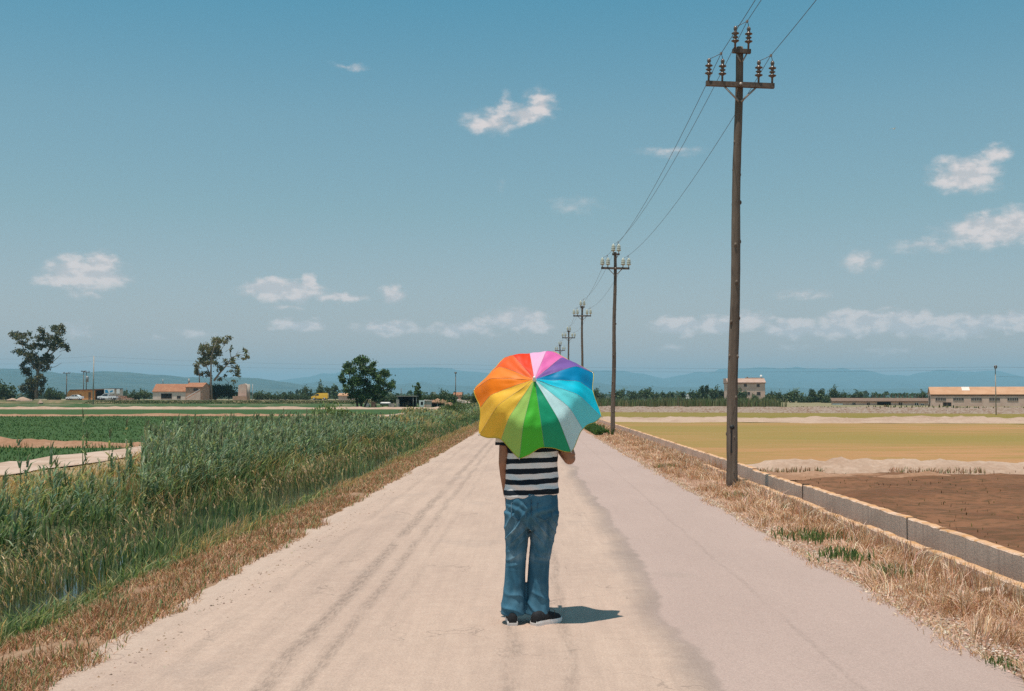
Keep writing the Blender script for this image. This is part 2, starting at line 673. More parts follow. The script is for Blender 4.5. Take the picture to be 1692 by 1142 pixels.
t = NT('ditch_water')
n1 = t.noise(5.0, 3, sc3=(1, .35, 1))
n2 = t.noise(1.4, 4)
M_WATER = t.principled(t.mix(t.ramp(n2, .45, .62), (.018, .028, .022), (.05, .062, .035)), 0.07, t.bump(n1, .06, .02), spec=.5)
structure(grid('ditch_water', [-6.3, -5.3, -4.2], logspace(2.5, 420, 30), lambda X, Y: -.44 + 0 * X, M_WATER))

t = NT('sandy_track')
n1, n2 = t.noise(.9, 5), t.noise(22, 5, .7)
M_TRACK = t.principled(t.mix(t.ramp(n1, .4, .62), (.50, .36, .285), (.40, .27, .20)), .95, t.bump(n2, .4, .02))
structure(grid('dirt_track', np.linspace(-12.15, -10.25, 8), logspace(6, 300, 120), lambda X, Y: (X + fbm(Y * .5, X * 0 + 2, 4, 3) * .12, Y, bank_z(X, Y) + .03), M_TRACK))

# ---- the road
t = NT('worn_asphalt')
xyz = t.xyz()
wob = t.noise(.35, 4, .6, sc3=(1.0, 1.0, 1))
wob2 = t.noise(3.0, 4, .6)
big = t.noise(.55, 5, .6, sc3=(1.6, .5, 1))
grain = t.noise(75, 4, .75)
grit = t.noise(260, 2, .6)
xs = t.math('ADD', xyz[0], t.math('ADD', t.math('MULTIPLY', t.math('SUBTRACT', wob, .5), .7), t.math('MULTIPLY', t.math('SUBTRACT', wob2, .5), .12)))
new = t.ramp(xs, .86, 1.0)
old_c = t.mix(t.ramp(big, .32, .68), (.555, .392, .308), (.485, .338, .268))
new_c = t.mix(t.ramp(big, .3, .7), (.465, .332, .288), (.43, .306, .266))
c = t.mix(new, old_c, new_c)
# darker tarry seam between the old and the newer surfacing
seam = t.math('MULTIPLY', t.ramp(xs, .70, .92), t.ramp(xs, 1.03, .97))
smo = t.math('MULTIPLY', seam, t.ramp(t.noise(1.0, 4, .6, sc3=(1, .5, 1)), .3, .7, .45, .85))
c = t.mix(smo, c, (.285, .21, .18))
# worn wheel tracks with crumbled, cracked surface on the old side
wx = t.math('ADD', xyz[0], t.math('MULTIPLY', t.math('SUBTRACT', t.noise(.8, 3), .5), .16))
crk = t.ramp(t.noise(22, 6, .75, sc3=(2.0, .35, 1)), .47, .60)
crk2 = t.ramp(t.noise(2.2, 3, .6, sc3=(.8, .30, 1)), .28, .52)
tot = None
for (x0, w, s) in ((-1.43, .06, .62), (-1.21, .045, .5), (-2.05, .05, .28), (-.98, .03, .2), (-.12, .05, .42), (.22, .04, .4), (-1.75, .09, .18), (1.75, .02, .25)):
    d = t.math('ABSOLUTE', t.math('SUBTRACT', wx, x0))
    v = t.ramp(d, w * 1.6, w * .3, 0, s)
    tot = v if tot is None else t.math('MAXIMUM', tot, v)
tot = t.math('MULTIPLY', t.math('MULTIPLY', tot, crk2), t.math('ADD', t.math('MULTIPLY', crk, .55), .34))
c = t.mix(tot, c, (.12, .085, .07))
# scattered short dark nicks and pale sand
nick = t.math('MULTIPLY', t.ramp(t.noise(7.5, 6, .8, sc3=(.9, 1.7, 1)), .655, .73), t.math('SUBTRACT', 1.0, new))
c = t.mix(t.math('MULTIPLY', nick, .5), c, (.16, .12, .10))
patch = t.ramp(t.noise(.7, 5, .65, sc3=(1.2, .8, 1)), .56, .68, 0, .3)
c = t.mix(patch, c, (.35, .26, .22))
sand = t.ramp(t.math('ADD', t.math('ABSOLUTE', t.math('ADD', xyz[0], .1)), t.math('MULTIPLY', t.noise(1.7, 5, .6), .5)), 2.35, 2.75, 0, .75)
c = t.mix(t.math('MULTIPLY', sand, t.math('SUBTRACT', 1.0, new)), c, (.54, .395, .315))
c = t.mix(t.ramp(grain, .34, .66, 0, .6), c, t.mix(.5, c, (.12, .09, .075)))
c = t.mix(t.ramp(grit, .56, .70, 0, .55), c, (.56, .46, .39))
streak = t.noise(1.0, 5, .7, sc3=(15, .8, 1))
oldk = t.math('SUBTRACT', 1.0, t.math('MULTIPLY', new, .7))
c = t.mix(t.math('MULTIPLY', t.ramp(streak, .36, .66, 0, .24), oldk), c, t.mix(.55, c, (.20, .145, .12)))
mott = t.noise(7.0, 5, .72, sc3=(1, 1.3, 1))
c = t.mix(t.math('MULTIPLY', t.ramp(mott, .46, .64, 0, .16), oldk), c, t.mix(.5, c, (.70, .55, .45)))
c = t.mix(t.math('MULTIPLY', t.ramp(mott, .46, .34, 0, .16), oldk), c, t.mix(.5, c, (.22, .165, .14)))
vor = t.n('ShaderNodeTexVoronoi', feature='DISTANCE_TO_EDGE')
vor.inputs['Scale'].default_value = 1.0
vv = t.n('ShaderNodeVectorMath', operation='MULTIPLY_ADD')
t.l(t.obj(), vv.inputs[0])
vv.inputs[1].default_value = (1.5, .75, 1)
wv = t.n('ShaderNodeTexNoise')
wv.inputs['Scale'].default_value = 3.0
wv.inputs['Detail'].default_value = 5
t.l(t.obj(), wv.inputs['Vector'])
t.l(wv.outputs['Color'], vv.inputs[2])
t.l(vv.outputs[0], vor.inputs['Vector'])
crack = t.math('MULTIPLY', t.ramp(vor.outputs['Distance'], .016, .004), t.ramp(t.noise(.9, 4, .6), .54, .64, 0, .42))
c = t.mix(t.math('MULTIPLY', crack, t.math('SUBTRACT', 1.0, t.math('MULTIPLY', new, .75))), c, (.13, .095, .08))
h = t.math('ADD', t.math('MULTIPLY', grain, 1.0), t.math('SUBTRACT', t.math('MULTIPLY', grit, .4), t.math('MULTIPLY', tot, 1.2)))
M_ROAD = t.principled(c, .9, t.bump(h, .45, .012), spec=.2)


def road_f(X, Y):
    s = np.clip((Y - 6.0) / 50.0, 0, 1)
    L = -2.68 + .40 * s + fbm(Y * 1.6, Y * 0 + 1.5, 31, 4) * .05 * (1 + .5 * s)
    R = 2.70 - .28 * s + fbm(Y * 1.2, Y * 0 + 9.5, 32, 4) * .05 + fbm(Y * .25, Y * 0 + 4.5, 33, 2) * .05
    k = (X + 1) / 2
    x = L + (R - L) * k
    return x, Y, .012 * (1 - X ** 2) + 0 * x


structure(grid('road', np.linspace(-1, 1, 25), np.concatenate([np.linspace(-6, 2.4, 12), logspace(2.5, 420, 700)]), road_f, M_ROAD))

# ---- right: verge, channel bed, fields
RX = np.array([2.2, 2.6, 2.9, 3.3, 3.7, 3.80, 3.86, 4.25, 4.4, 4.6, 5.2])
RZ = np.array([-.03, -.012, .0, .0, -.03, -.1, -.35, -.35, -.4, -.8, -1.3])


def verge_z(X, Y):
    z = np.interp(X, RX, RZ)
    fill = np.clip((Y - 24.0) / 1.5, 0, 1)      # beyond the near wall the verge fills the channel
    zf = np.interp(X, [2.2, 2.6, 3.0, 3.6, 4.2, 4.4, 4.6, 5.2], [-.03, -.012, .02, .0, -.12, -.4, -.8, -1.3])
    return z * (1 - fill) + zf * fill + fbm(X * 2.1, Y * 1.2, 14, 3) * .03 * (X > 2.75)


t = NT('dry_verge_soil')
n1, n2, n3 = t.noise(2.2, 5), t.noise(18, 5, .7), t.noise(80, 3, .7)
M_VERGE = t.principled(t.mix(t.ramp(n1, .38, .62), t.mix(t.ramp(n2, .3, .7), (.42, .245, .165), (.52, .335, .24)), (.34, .185, .12)), .95, t.bump(t.math('ADD', n2, n3), .5, .03))
structure(grid('verge', np.concatenate([np.linspace(2.2, 3.75, 16), [3.80, 3.86, 4.05, 4.25, 4.4, 4.6, 5.2]]), logspace(2.5, 420, 220), verge_z, M_VERGE))

ZR = -1.2     # level of the right-hand paddies
ZL = -0.30    # level of the left-hand paddies


def field_mat(name, cols, sc=.06, sx=(1, 3, 1), speck=None, amt=.5, ygreen=None):
    t = NT(name)
    a, b, c3 = cols
    n1 = t.noise(sc, 5, .6, sc3=sx)
    n2 = t.noise(sc * 11, 5, .65, sc3=sx)
    n3 = t.noise(6.0, 4, .7)
    col = t.mix(t.ramp(n1, .36, .64), a, b)
    col = t.mix(t.ramp(n2, .42, .66, 0, amt), col, c3)
    if ygreen:      # the young crop stands thicker away from the dry edge
        gy = t.ramp(t.math('ADD', t.noise(.02, 4, .6, sc3=(.55, 1.9, 1)), t.ramp(t.xyz()[1], 44, 75, -.10, .05)), .44, .62, 0, .75)
        col = t.mix(gy, col, (.25, .19, .048))
    col = t.mix(t.ramp(n3, .3, .7, 0, .35), col, t.mix(.5, col, (.05, .04, .02)))
    return t.principled(col, .95, t.bump(t.math('ADD', n2, n3), .4, .05), spec=.15)


M_MUD = field_mat('mud_field', ((.165, .070, .036), (.235, .105, .055), (.09, .052, .024)), .25, (1, 1.6, 1), amt=.75)
M_OCHRE = field_mat('ochre_field', ((.43, .215, .10), (.36, .20, .075), (.25, .185, .045)), .035, (.6, 2.0, 1), amt=.6, ygreen=True)
M_OCHRE2 = field_mat('far_ochre_field', ((.23, .17, .04), (.21, .165, .036), (.27, .17, .06)), .02, (.5, 2.5, 1), amt=.5)
M_GREEN = field_mat('green_field', ((.036, .080, .022), (.046, .092, .026), (.056, .095, .032)), .04, (.5, 2.0, 1), amt=.5)
M_DIRT = field_mat('bare_dirt', ((.46, .315, .235), (.38, .245, .175), (.52, .375, .29)), .3, (1, 1, 1), amt=.5)
M_REDDIRT = field_mat('red_dirt', ((.33, .175, .105), (.40, .23, .15), (.26, .135, .075)), .5, (1, 1, 1), amt=.6)


def sheet(name, x0, x1, y0, y1, z, mat, skew=0.0, nx=30, ny=20, rough=.03, seed=1):
    """field: y0, y1 at x0; skew shifts y with x"""
    return structure(grid(name, np.linspace(x0, x1, nx), np.linspace(y0, y1, ny), lambda X, Y: (X, Y + skew * (X - x0), z + fbm(X * .6, Y * .6, seed, 3) * rough), mat))


SK = -0.30
sheet('mud_field', 4.42, 60, 2, 42.2, ZR, M_MUD, 0, 150, 120, .09, 3)
sheet('paddy_field', 4.5, 140, 43.5, 150, ZR + .02, M_OCHRE, 0, 40, 30, .03, 4)
sheet('paddy_field', 4.5, 190, 128, 215, ZR + .045, M_OCHRE2, SK, 40, 20, .02, 5)


def berm(name, x0, x1, yfun, w, h, z, mat, seed, nx=200, ny=14, lump=.5, hx=None):
    def f(X, V):
        Y = yfun(X) + V * w * (1 + .25 * fbm(X * .13, X * 0 + 2.2, seed, 3)) + fbm(X * .35, V, seed + 3, 3) * .25
        hh = h * (1 + lump * fbm(X * .22, V * .6, seed + 1, 4))
        if hx is not None:
            hh = hh * hx(X)
        Z = z - .06 + np.maximum(hh, .02) * np.clip(1 - V ** 2, 0, 1) ** .8 * (1 + .25 * fbm(X * 1.9, V * 3, seed + 2, 4))
        return X, Y, Z
    return structure(grid(name, np.linspace(x0, x1, nx), np.linspace(-1, 1, ny), f, mat))


berm('field_bank', 6.2, 60, lambda X: 43.0 + 0 * X, 1.25, .34, ZR, M_DIRT, 51, lump=.5, hx=lambda X: np.clip((X - 5.5) / 4.0, .25, 1))
berm('field_bank', 4.5, 130, lambda X: 123 + 9 + SK * (X - 4.5) * .75, 6.5, .55, ZR, M_DIRT, 52, lump=.3)
# clods of dug earth where the bank meets the channel
berm('field_bank', 4.6, 14.5, lambda X: 38.8 + .12 * X, .9, .30, ZR, M_REDDIRT, 60, lump=1.0)
# long stone-faced bank at the far side of the paddies
t = NT('rubble_bank')
n1, n2 = t.noise(.5, 5, .7, sc3=(1, 1, 2)), t.noise(2.5, 5, .75)
M_RUBBLE = t.principled(t.mix(t.ramp(n2, .38, .62), t.mix(t.ramp(n1, .4, .6), (.27, .18, .13), (.20, .11, .07)), (.34, .26, .21)), .95, t.bump(n2, .8, .3))
BK = lambda X: 205.0 + SK * (X - 10)


def bankf(X, V):
    Y = BK(X) + np.interp(V, [0, 1, 2, 3], [-1.2, 0, 1.2, 14]) + fbm(X * .3, V * 0, 71, 3) * .4
    Z = np.interp(V, [0, 1, 2, 3], [ZR - .1, -.75, -.20, -.25]) + fbm(X * .5, V * 2, 72, 4) * .12
    return X, Y, Z


structure(grid('field_bank', np.linspace(4.5, 200, 420), np.array([0, .3, .6, 1, 1.4, 1.8, 2, 2.4, 3]), bankf, M_RUBBLE))
t = NT('rough_ground')
n1, n2 = t.noise(.08, 5), t.noise(1.5, 5, .7)
M_ROUGH = t.principled(t.mix(t.ramp(n1, .4, .6), (.22, .18, .09), t.mix(t.ramp(n2, .4, .6), (.13, .14, .05), (.36, .25, .17))), .95)
sheet('rough_ground', 4.5, 400, BK(4.5) + 12, 640, -.40, M_ROUGH, SK, 20, 30, .1, 8)

# left paddies between the track and the raised far road
sheet('green_field', -240, -13.0, 8, 41.8, ZL, M_GREEN, 0, 60, 30, .03, 11)
sheet('green_field', -300, -13.0, 43.2, 109, ZL + .02, M_GREEN, 0, 60, 40, .03, 12)
sheet('green_field', -300, -8.0, 108, 169, ZL + .04, M_GREEN, 0, 40, 20, .03, 13)
sheet('green_field', -330, -8.0, 168, 306, ZL + .06, M_GREEN, 0, 40, 20, .03, 14)
berm('field_bank', -60, -12.6, lambda X: 42.6 + 0 * X, 1.0, .26, ZL, M_REDDIRT, 61, 260, lump=.55, hx=lambda X: 1 + .75 * np.exp(-((X + 18.9) / 1.1) ** 2) + .5 * np.exp(-((X + 20.9) / .8) ** 2))
berm('field_bank', -150, -8, lambda X: 108.6 + 0 * X, 1.3, .27, ZL, M_REDDIRT, 62, 200, lump=.2)
berm('field_bank', -200, -8, lambda X: 169 + 0 * X, 2.2, .40, ZL, M_DIRT, 63, 200, lump=.2)
berm('field_bank', -230, -8, lambda X: 252 + 0 * X, 2.0, .14, ZL, M_DIRT, 64, 120, lump=.3)
t = NT('weedy_bank')
n1, n2 = t.noise(.12, 5, .6, sc3=(1, 1, 3)), t.noise(1.2, 5, .7)
M_WEEDY = t.principled(t.mix(t.ramp(n1, .36, .64), (.075, .085, .03), t.mix(t.ramp(n2, .4, .6), (.13, .12, .05), (.24, .16, .09))), .95, t.bump(n2, .7, .3))


def embank(X, V):
    Y = np.interp(V, [0, 1, 2, 3], [303, 308.5, 318, 322]) + 0 * X
    Z = np.interp(V, [0, 1, 2, 3], [ZL, .66, .70, .4]) + fbm(X * .25, V * 2.5, 81, 4) * .10 * (np.abs(V - 1.5) > .45)
    return X, Y, Z


structure(grid('embankment', np.linspace(-330, -6, 320), np.array([0, .25, .5, .75, 1, 1.5, 2, 3]), embank, M_WEEDY))
M_FARROAD = pm('far_road_asphalt', (.30, .24, .21), (.36, .29, .25), .3, .9, .1)
structure(grid('far_road', np.linspace(-330, -6, 60), [309.4, 312, 315, 317.2], lambda X, Y: .745 + 0 * X, M_FARROAD))
sheet('rough_ground', -400, -6, 321, 640, .32, M_ROUGH, 0, 20, 30, .1, 9)

# ---- air
t = NT('air')
pv = t.n('ShaderNodeVolumePrincipled')
pv.inputs['Color'].default_value = (.45, .80, 1.0, 1)
HAZE_D = pv.inputs['Density'].default_value = 1.1e-4
pv.inputs['Anisotropy'].default_value = 0.0
t.l(pv.outputs[0], t.out.inputs['Volume'])
hz = MB().b2(-9500, 9500, -600, 22000, -4.0, 430).build('haze', t.m)
hz['kind'] = 'stuff'


# ================================================================== vegetation near the road
def pick(cols, n, rng=RNG, jit=.18):
    c = np.array(cols, float)[rng.integers(0, len(cols), n)]
    return np.clip(c * (1 + rng.normal(0, jit, (n, 1))) * (1 + rng.normal(0, .06, (n, 3))), .004, .9)


def blade_geo(pos, h, w, lean, droop=0.0, rng=RNG):
    """pos (N,3), h height of the tip, w width, lean (N,2) horizontal travel of the tip"""
    n = len(pos)
    a = rng.uniform(0, math.pi, n)
    s = np.stack([np.cos(a), np.sin(a), np.zeros(n)], -1) * (w / 2)[:, None]
    L = np.concatenate([lean, np.zeros((n, 1))], -1)
    up = np.zeros((n, 3))
    up[:, 2] = h
    mid = pos + L * .38 + up * (.62 + droop * .35)
    tip = pos + L + up
    V = np.stack([pos - s, pos + s, mid - s * .8, mid + s * .8, tip], 1).reshape(-1, 3)
    b = np.arange(n)[:, None] * 5
    T = np.concatenate([b + [0, 1, 3], b + [0, 3, 2], b + [2, 3, 4]], 1).reshape(-1, 3)
    return V, T


class Plants:
    def __init__(self):
        self.V, self.T, self.C, self.n = [], [], [], 0

    def put(self, V, T, C, per):
        self.V.append(V)
        self.T.append(T + self.n)
        self.C.append(np.repeat(C, per, 0))
        self.n += len(V)

    def blades(self, pos, h, w, lean, cols, droop=0.0, jit=.18, tipcol=None):
        n = len(pos)
        if n == 0:
            return
        V, T = blade_geo(pos, h, w, lean, droop)
        self.put(V, T, pick(cols, n, jit=jit), 5)

    def build(self, name, mat, label=None, cat=None, kind='stuff', parent=None):
        o = np_mesh(name, np.concatenate(self.V), np.concatenate(self.T), mat, col=np.concatenate(self.C), parent=parent)
        return tag(o, label, cat, None, kind)


def scatter(n, x0, x1, y0, y1, zf, rng=RNG, clump=0.0, seed=0, cs=1.5, logy=True):
    """points denser near the camera; clump 0..1 thins them by noise"""
    m = int(n * (1 + 1.6 * clump))
    X = rng.uniform(x0, x1, m)
    Y = y0 * (y1 / y0) ** rng.uniform(0, 1, m) if logy else rng.uniform(y0, y1, m)
    if clump:
        f = fbm(X * cs, Y * cs, seed, 3)
        keep = rng.uniform(0, 1, m) < np.clip(.5 + f * 1.2 * clump, 0, 1)
        X, Y = X[keep], Y[keep]
    X, Y = X[:n], Y[:n]
    return np.stack([X, Y, zf(X, Y)], -1)


def rn(a, b, n):
    return RNG.uniform(a, b, n)


WIND = np.array([.55, .1])


def lean_of(n, amt, wind=.4):
    a = RNG.uniform(0, 2 * math.pi, n)
    wind = wind * .45
    return (np.stack([np.cos(a), np.sin(a)], -1) * RNG.uniform(.3, 1, (n, 1)) + WIND * wind * 2) * np.asarray(amt).reshape(-1, 1)


GREENS = [(.17, .235, .095), (.24, .29, .125), (.33, .34, .15), (.13, .195, .08), (.42, .37, .18)]
REEDG = [(.25, .345, .22), (.32, .40, .27), (.17, .26, .16), (.42, .47, .33), (.33, .34, .17)]
DARKG = [(.08, .13, .055), (.12, .18, .075), (.16, .215, .09)]
GOLD = [(.52, .33, .14), (.60, .40, .20), (.45, .26, .11), (.56, .36, .21)]
BROWN = [(.38, .185, .09), (.48, .25, .13), (.30, .145, .075), (.55, .32, .19), (.42, .215, .12)]
STRAWC = [(.66, .41, .26), (.74, .51, .36), (.52, .29, .17), (.82, .61, .46), (.58, .34, .20), (.44, .24, .14)]

# -- brown cut grass along the left edge of the road
p = Plants()
pos = scatter(125000, -3.75, -2.42, 4.6, 130, bank_z, clump=.55, seed=3, cs=2.2)
X, Y = pos[:, 0], pos[:, 1]
edge = -2.60 + edge_shift(Y) * 1.15 + fbm(Y * 1.3, Y * 0, 91, 3) * .10
inner = -3.5 + edge_shift(Y) * 1.4 + fbm(Y * .6, Y * 0, 92, 3) * .22
pos = pos[(X < edge) & (X > inner - .15)]
n = len(pos)
k = 1 + pos[:, 1] / 22.0
h = rn(.01, .065, n) * (1 + .6 * np.clip(fbm(pos[:, 0] * 2, pos[:, 1] * 2, 6, 2), 0, 1))
p.blades(pos, h, .0042 * k, lean_of(n, rn(.02, .12, n), .0), BROWN + [(.62, .40, .26)])
sel = RNG.uniform(0, 1, n) < .12
p.blades(pos[sel], h[sel] * 1.25, .007 * k[sel], lean_of(sel.sum(), rn(.02, .06, sel.sum()), .2), GREENS)
p.build('dry_grass', STRAW)

# -- green grass on the near bank of the ditch
p = Plants()
pos = scatter(62000, -4.75, -2.75, 4.6, 190, bank_z, clump=.35, seed=13, cs=1.1)
inner = -3.38 + edge_shift(pos[:, 1]) * 1.4 + fbm(pos[:, 1] * .6, pos[:, 1] * 0, 92, 3) * .20 + RNG.normal(0, .06, len(pos))
pos = pos[(pos[:, 0] < inner) & (pos[:, 2] > -.6)]
n = len(pos)
k = 1 + pos[:, 1] / 24.0
d = np.clip((inner[:n] * 0 - 3.1 - pos[:, 0]) / .5, .25, 1)
h = rn(.06, .24, n) * d * (1 + .5 * fbm(pos[:, 0], pos[:, 1], 16, 2))
h = np.clip(h, .05, .5)
# open places where the water shows between the banks
gap = np.exp(-((pos[:, 1] - 23.5) / 4.0) ** 2) + np.exp(-((pos[:, 1] - 5.4) / .9) ** 2) * .6
h = h * (1 - .68 * np.clip(gap, 0, 1))
p.blades(pos, h, rn(.006, .013, n) * k, lean_of(n, h * rn(.5, 1.4, n), .25), GREENS + DARKG[1:], droop=.3)
# straw among it, more in patches
f = fbm(pos[:, 0] * .9, pos[:, 1] * .45, 19, 3)
sel = RNG.uniform(0, 1, n) < np.clip(.10 + f * .5, .04, .6)
m = sel.sum()
p.blades(pos[sel] + RNG.normal(0, .03, (m, 3)) * [1, 1, 0], rn(.10, .30, m) * (1 - .6 * np.clip(gap[sel], 0, 1)), .006 * k[sel], lean_of(m, rn(.08, .25, m), .7), GOLD, droop=.3)
p.build('bank_grass', LEAF)

# -- water weeds and grasses standing in the ditch
p = Plants()
wz = lambda X, Y: np.full(np.shape(X), -.46)
pos = scatter(6500, -5.9, -4.2, 4.8, 170, wz, clump=1.0, seed=23, cs=.7)
pos = pos[np.abs(pos[:, 1] - 23.5) > RNG.uniform(1, 6, len(pos))]
n = len(pos)
k = 1 + pos[:, 1] / 24.0
h = rn(.10, .40, n)
p.blades(pos, h, rn(.006, .014, n) * k, lean_of(n, h * rn(.2, .8, n), .3), GREENS + DARKG, droop=.3)
p.build('ditch_grass', LEAF)

# -- golden seed heads leaning over the ditch at the lower left
p = Plants()
spots = [(-4.2, 7.2, .8, 200), (-4.3, 8.2, .7, 190), (-4.3, 6.2, .5, 90), (-4.7, 9.4, .6, 50), (-4.9, 11.3, .7, 150), (-5.1, 13.2, .7, 120), (-5.0, 15.5, .7, 70), (-5.6, 18, .9, 70), (-5.2, 21, 1.0, 110), (-5.0, 25, 1.3, 220), (-5.2, 30, 1.5, 180), (-4.6, 36, 1.6, 180), (-4.4, 50, 1.6, 200), (-7.25, 23.0, .8, 260), (-7.0, 22.4, .7, 200)]
for (x, y, s, m) in spots:
    P = np.stack([RNG.normal(x, s * .32, m), RNG.normal(y, s * .7, m), np.zeros(m)], -1)
    P[:, 2] = np.maximum(bank_z(P[:, 0], P[:, 1]), -.6)
    k = 1 + P[:, 1] / 24.0
    h = rn(.3, .62, m)
    ln = lean_of(m, h * rn(.25, .7, m), -.8)
    p.blades(P, h, .006 * k, ln, [(.22, .20, .07), (.33, .24, .10), (.15, .17, .06)], droop=.15)
    tip = P + np.concatenate([ln, h[:, None]], -1)
    for q in range(4):
        b = tip - np.concatenate([ln * .06, h[:, None] * .05], -1) * q + RNG.normal(0, .006, (m, 3))
        p.blades(b, rn(.025, .06, m), .0075 * k, ln * .16, GOLD + [(.66, .46, .27)], droop=.1)
p.build('seeding_grass', STRAW)


def capped(P, h):
    """the growth stays low where the far bank is mown, from the track down to the water"""
    X, Y = P[:, 0], P[:, 1]
    lim = np.clip(1.50 * (1 + X / 10.4) - P[:, 2], .06, 2) * rn(.3, .85, len(h))
    mown = np.clip((2.95 * np.abs(X) + 1.2 * fbm(X * .6, Y * .3, 77, 2) - Y) / 1.2, 0, 1)
    return np.where(mown > RNG.uniform(0, 1, len(h)), np.minimum(h, lim), h)


# -- mixed tall grass on the far side of the ditch
p = Plants()
pos = scatter(66000, -10.4, -5.75, 7.5, 230, bank_z, clump=.35, seed=33, cs=.55)
pos = pos[(pos[:, 2] > -.66)]
pos = pos[(pos[:, 1] > 3.0 * np.abs(pos[:, 0])) | (RNG.uniform(0, 1, len(pos)) < .55)]
n = len(pos)
Y = pos[:, 1]
k = 1 + Y / 24.0
f = fbm(pos[:, 0] * .5, Y * .25, 39, 3)
hb = np.interp(Y, [7, 14, 20, 24, 50, 60, 90, 230], [.58, .50, .46, .48, .5, .55, .6, .7])
hb = hb * np.interp(pos[:, 0], [-10.4, -9.6, -8.5, -5.5], [.35, .6, 1.0, 1.05])
h = rn(.35, 1.0, n) * hb * (1 + .25 * f)
h = capped(pos, h)
g = fbm(pos[:, 0] * .8, Y * .35, 41, 3) + np.interp(pos[:, 0], [-10.2, -9.0, -7.5, -6.0], [1.1, .7, .15, -.3])
for (lo_, hi_, cols_) in ((-9, -.45, GREENS[:2] + DARKG), (-.45, .0, GREENS + REEDG[:2]), (.0, .5, GREENS[1:] + [(.46, .40, .19), (.36, .34, .15)]), (.5, 9, GOLD + [(.44, .36, .17), (.36, .33, .15)])):
    s_ = (g >= lo_) & (g < hi_)
    p.blades(pos[s_], h[s_], rn(.008, .018, s_.sum()) * k[s_], lean_of(s_.sum(), h[s_] * rn(.45, 1.35, s_.sum()), .3), cols_, droop=.25)
sel = RNG.uniform(0, 1, n) < np.clip(.40 + f * .8, .08, .9)
m = sel.sum()
p.blades(pos[sel] + RNG.normal(0, .05, (m, 3)) * [1, 1, 0], h[sel] * rn(.7, 1.2, m), .008 * k[sel], lean_of(m, h[sel] * rn(.2, .6, m), .6), GOLD + [(.30, .25, .10)], droop=.25)
p.build('tall_grass', LEAF)


# -- reeds: a cane with long arching leaves and a soft plume
def reed_bed(p, P, H, plume=.25, lw=.017, cols=REEDG, leaves=11):
    n = len(P)
    k = 1 + P[:, 1] / 40.0
    ln = lean_of(n, H * rn(.02, .10, n), .5)
    stem = [(.17, .21, .09), (.24, .26, .12), (.32, .29, .15)]
    p.blades(P, H, .012 * k, ln, stem)
    for q in range(leaves):
        t_ = .22 + .75 * (q + rn(0, 1, n)) / leaves
        b = P + np.concatenate([ln * (t_ ** 1.6)[:, None], (H * t_)[:, None]], -1)
        L = rn(.16, .40, n) * (1.1 - .45 * t_)
        up = L * rn(.05, .85, n)
        p.blades(b, up, lw * k * rn(.7, 1.2, n), lean_of(n, L * .85, .35), cols + ([(.45, .33, .17)] if q < 4 else []), droop=.35)
    s = RNG.uniform(0, 1, n) < plume
    m = s.sum()
    if m:
        tip = P[s] + np.concatenate([ln[s], H[s][:, None]], -1)
        for q in range(5):
            p.blades(tip + RNG.normal(0, .012, (m, 3)), rn(.06, .2, m), .016 * k[s], lean_of(m, rn(.03, .10, m), .8), [(.22, .25, .15), (.28, .29, .18), (.18, .22, .12)], droop=.2)


p = Plants()
# dense stand
P = scatter(4700, -9.4, -6.2, 18, 52, bank_z, clump=.35, seed=43, cs=.6)
H = rn(.62, 1.12, len(P)) * np.interp(P[:, 1], [18, 22, 26, 45, 52], [.8, .9, 1.0, .95, .75]) * np.interp(P[:, 0], [-9.4, -8.8, -6.5, -6.0], [.75, 1, 1, .8])
P, H = P[P[:, 1] > 3.0 * np.abs(P[:, 0]) - .6], H[P[:, 1] > 3.0 * np.abs(P[:, 0]) - .6]
reed_bed(p, P, H)
# thinner stand along the water in front of it
P = scatter(260, -7.6, -6.0, 7.5, 20, bank_z, clump=.8, seed=47, cs=.8)
reed_bed(p, P, capped(P, rn(.55, 1.0, len(P))) * .9, .12, cols=REEDG + DARKG)
P = scatter(130, -9.6, -7.0, 12, 24, bank_z, clump=.6, seed=48, cs=.8)
reed_bed(p, P, capped(P, rn(.6, 1.05, len(P))) * rn(.9, 1.5, len(P)), .3)
# further clumps beyond
for (y0, y1, hh, n) in ((54, 66, .7, 420), (76, 92, .75, 360), (104, 135, .85, 420), (140, 200, .9, 260)):
    P = scatter(n, -8.6, -5.9, y0, y1, bank_z, clump=.4, seed=49, cs=.4)
    reed_bed(p, P, rn(.6, 1.0, len(P)) * hh, .2, lw=.03, leaves=7)
p.build('reeds', LEAF)

# -- a few single tall canes that stand clear of the grass, in front of the sandy track
for i, (px, ptop, Y, lab) in enumerate(((140, 688, 21.0, 'tall pale reed standing alone before the red earth heap'), (212, 706, 20.0, 'dark green single reed rising in front of the sandy track'),
                                        (40, 732, 17.0, 'dry yellowish reed at the far left edge of the grass'), (88, 742, 18.0, 'short leafy reed left of the tall pale one'), (183, 722, 21.5, 'thin bent reed between two taller reeds'))):
    b = at(px - 4, 800, Y)
    b.z = float(bank_z(np.array([b.x]), np.array([b.y]))[0])
    tp = at(px, ptop, Y)
    p = Plants()
    reed_bed(p, np.array([[b.x, b.y, b.z]] * 2) + np.array([[0, 0, 0], [.05, .03, 0]]), np.array([tp.z - b.z, (tp.z - b.z) * .7]), 1.0, leaves=13, lw=.03)
    p.build('reed', LEAF, lab, 'reed', kind=None)['group'] = 'single reeds beside the ditch'


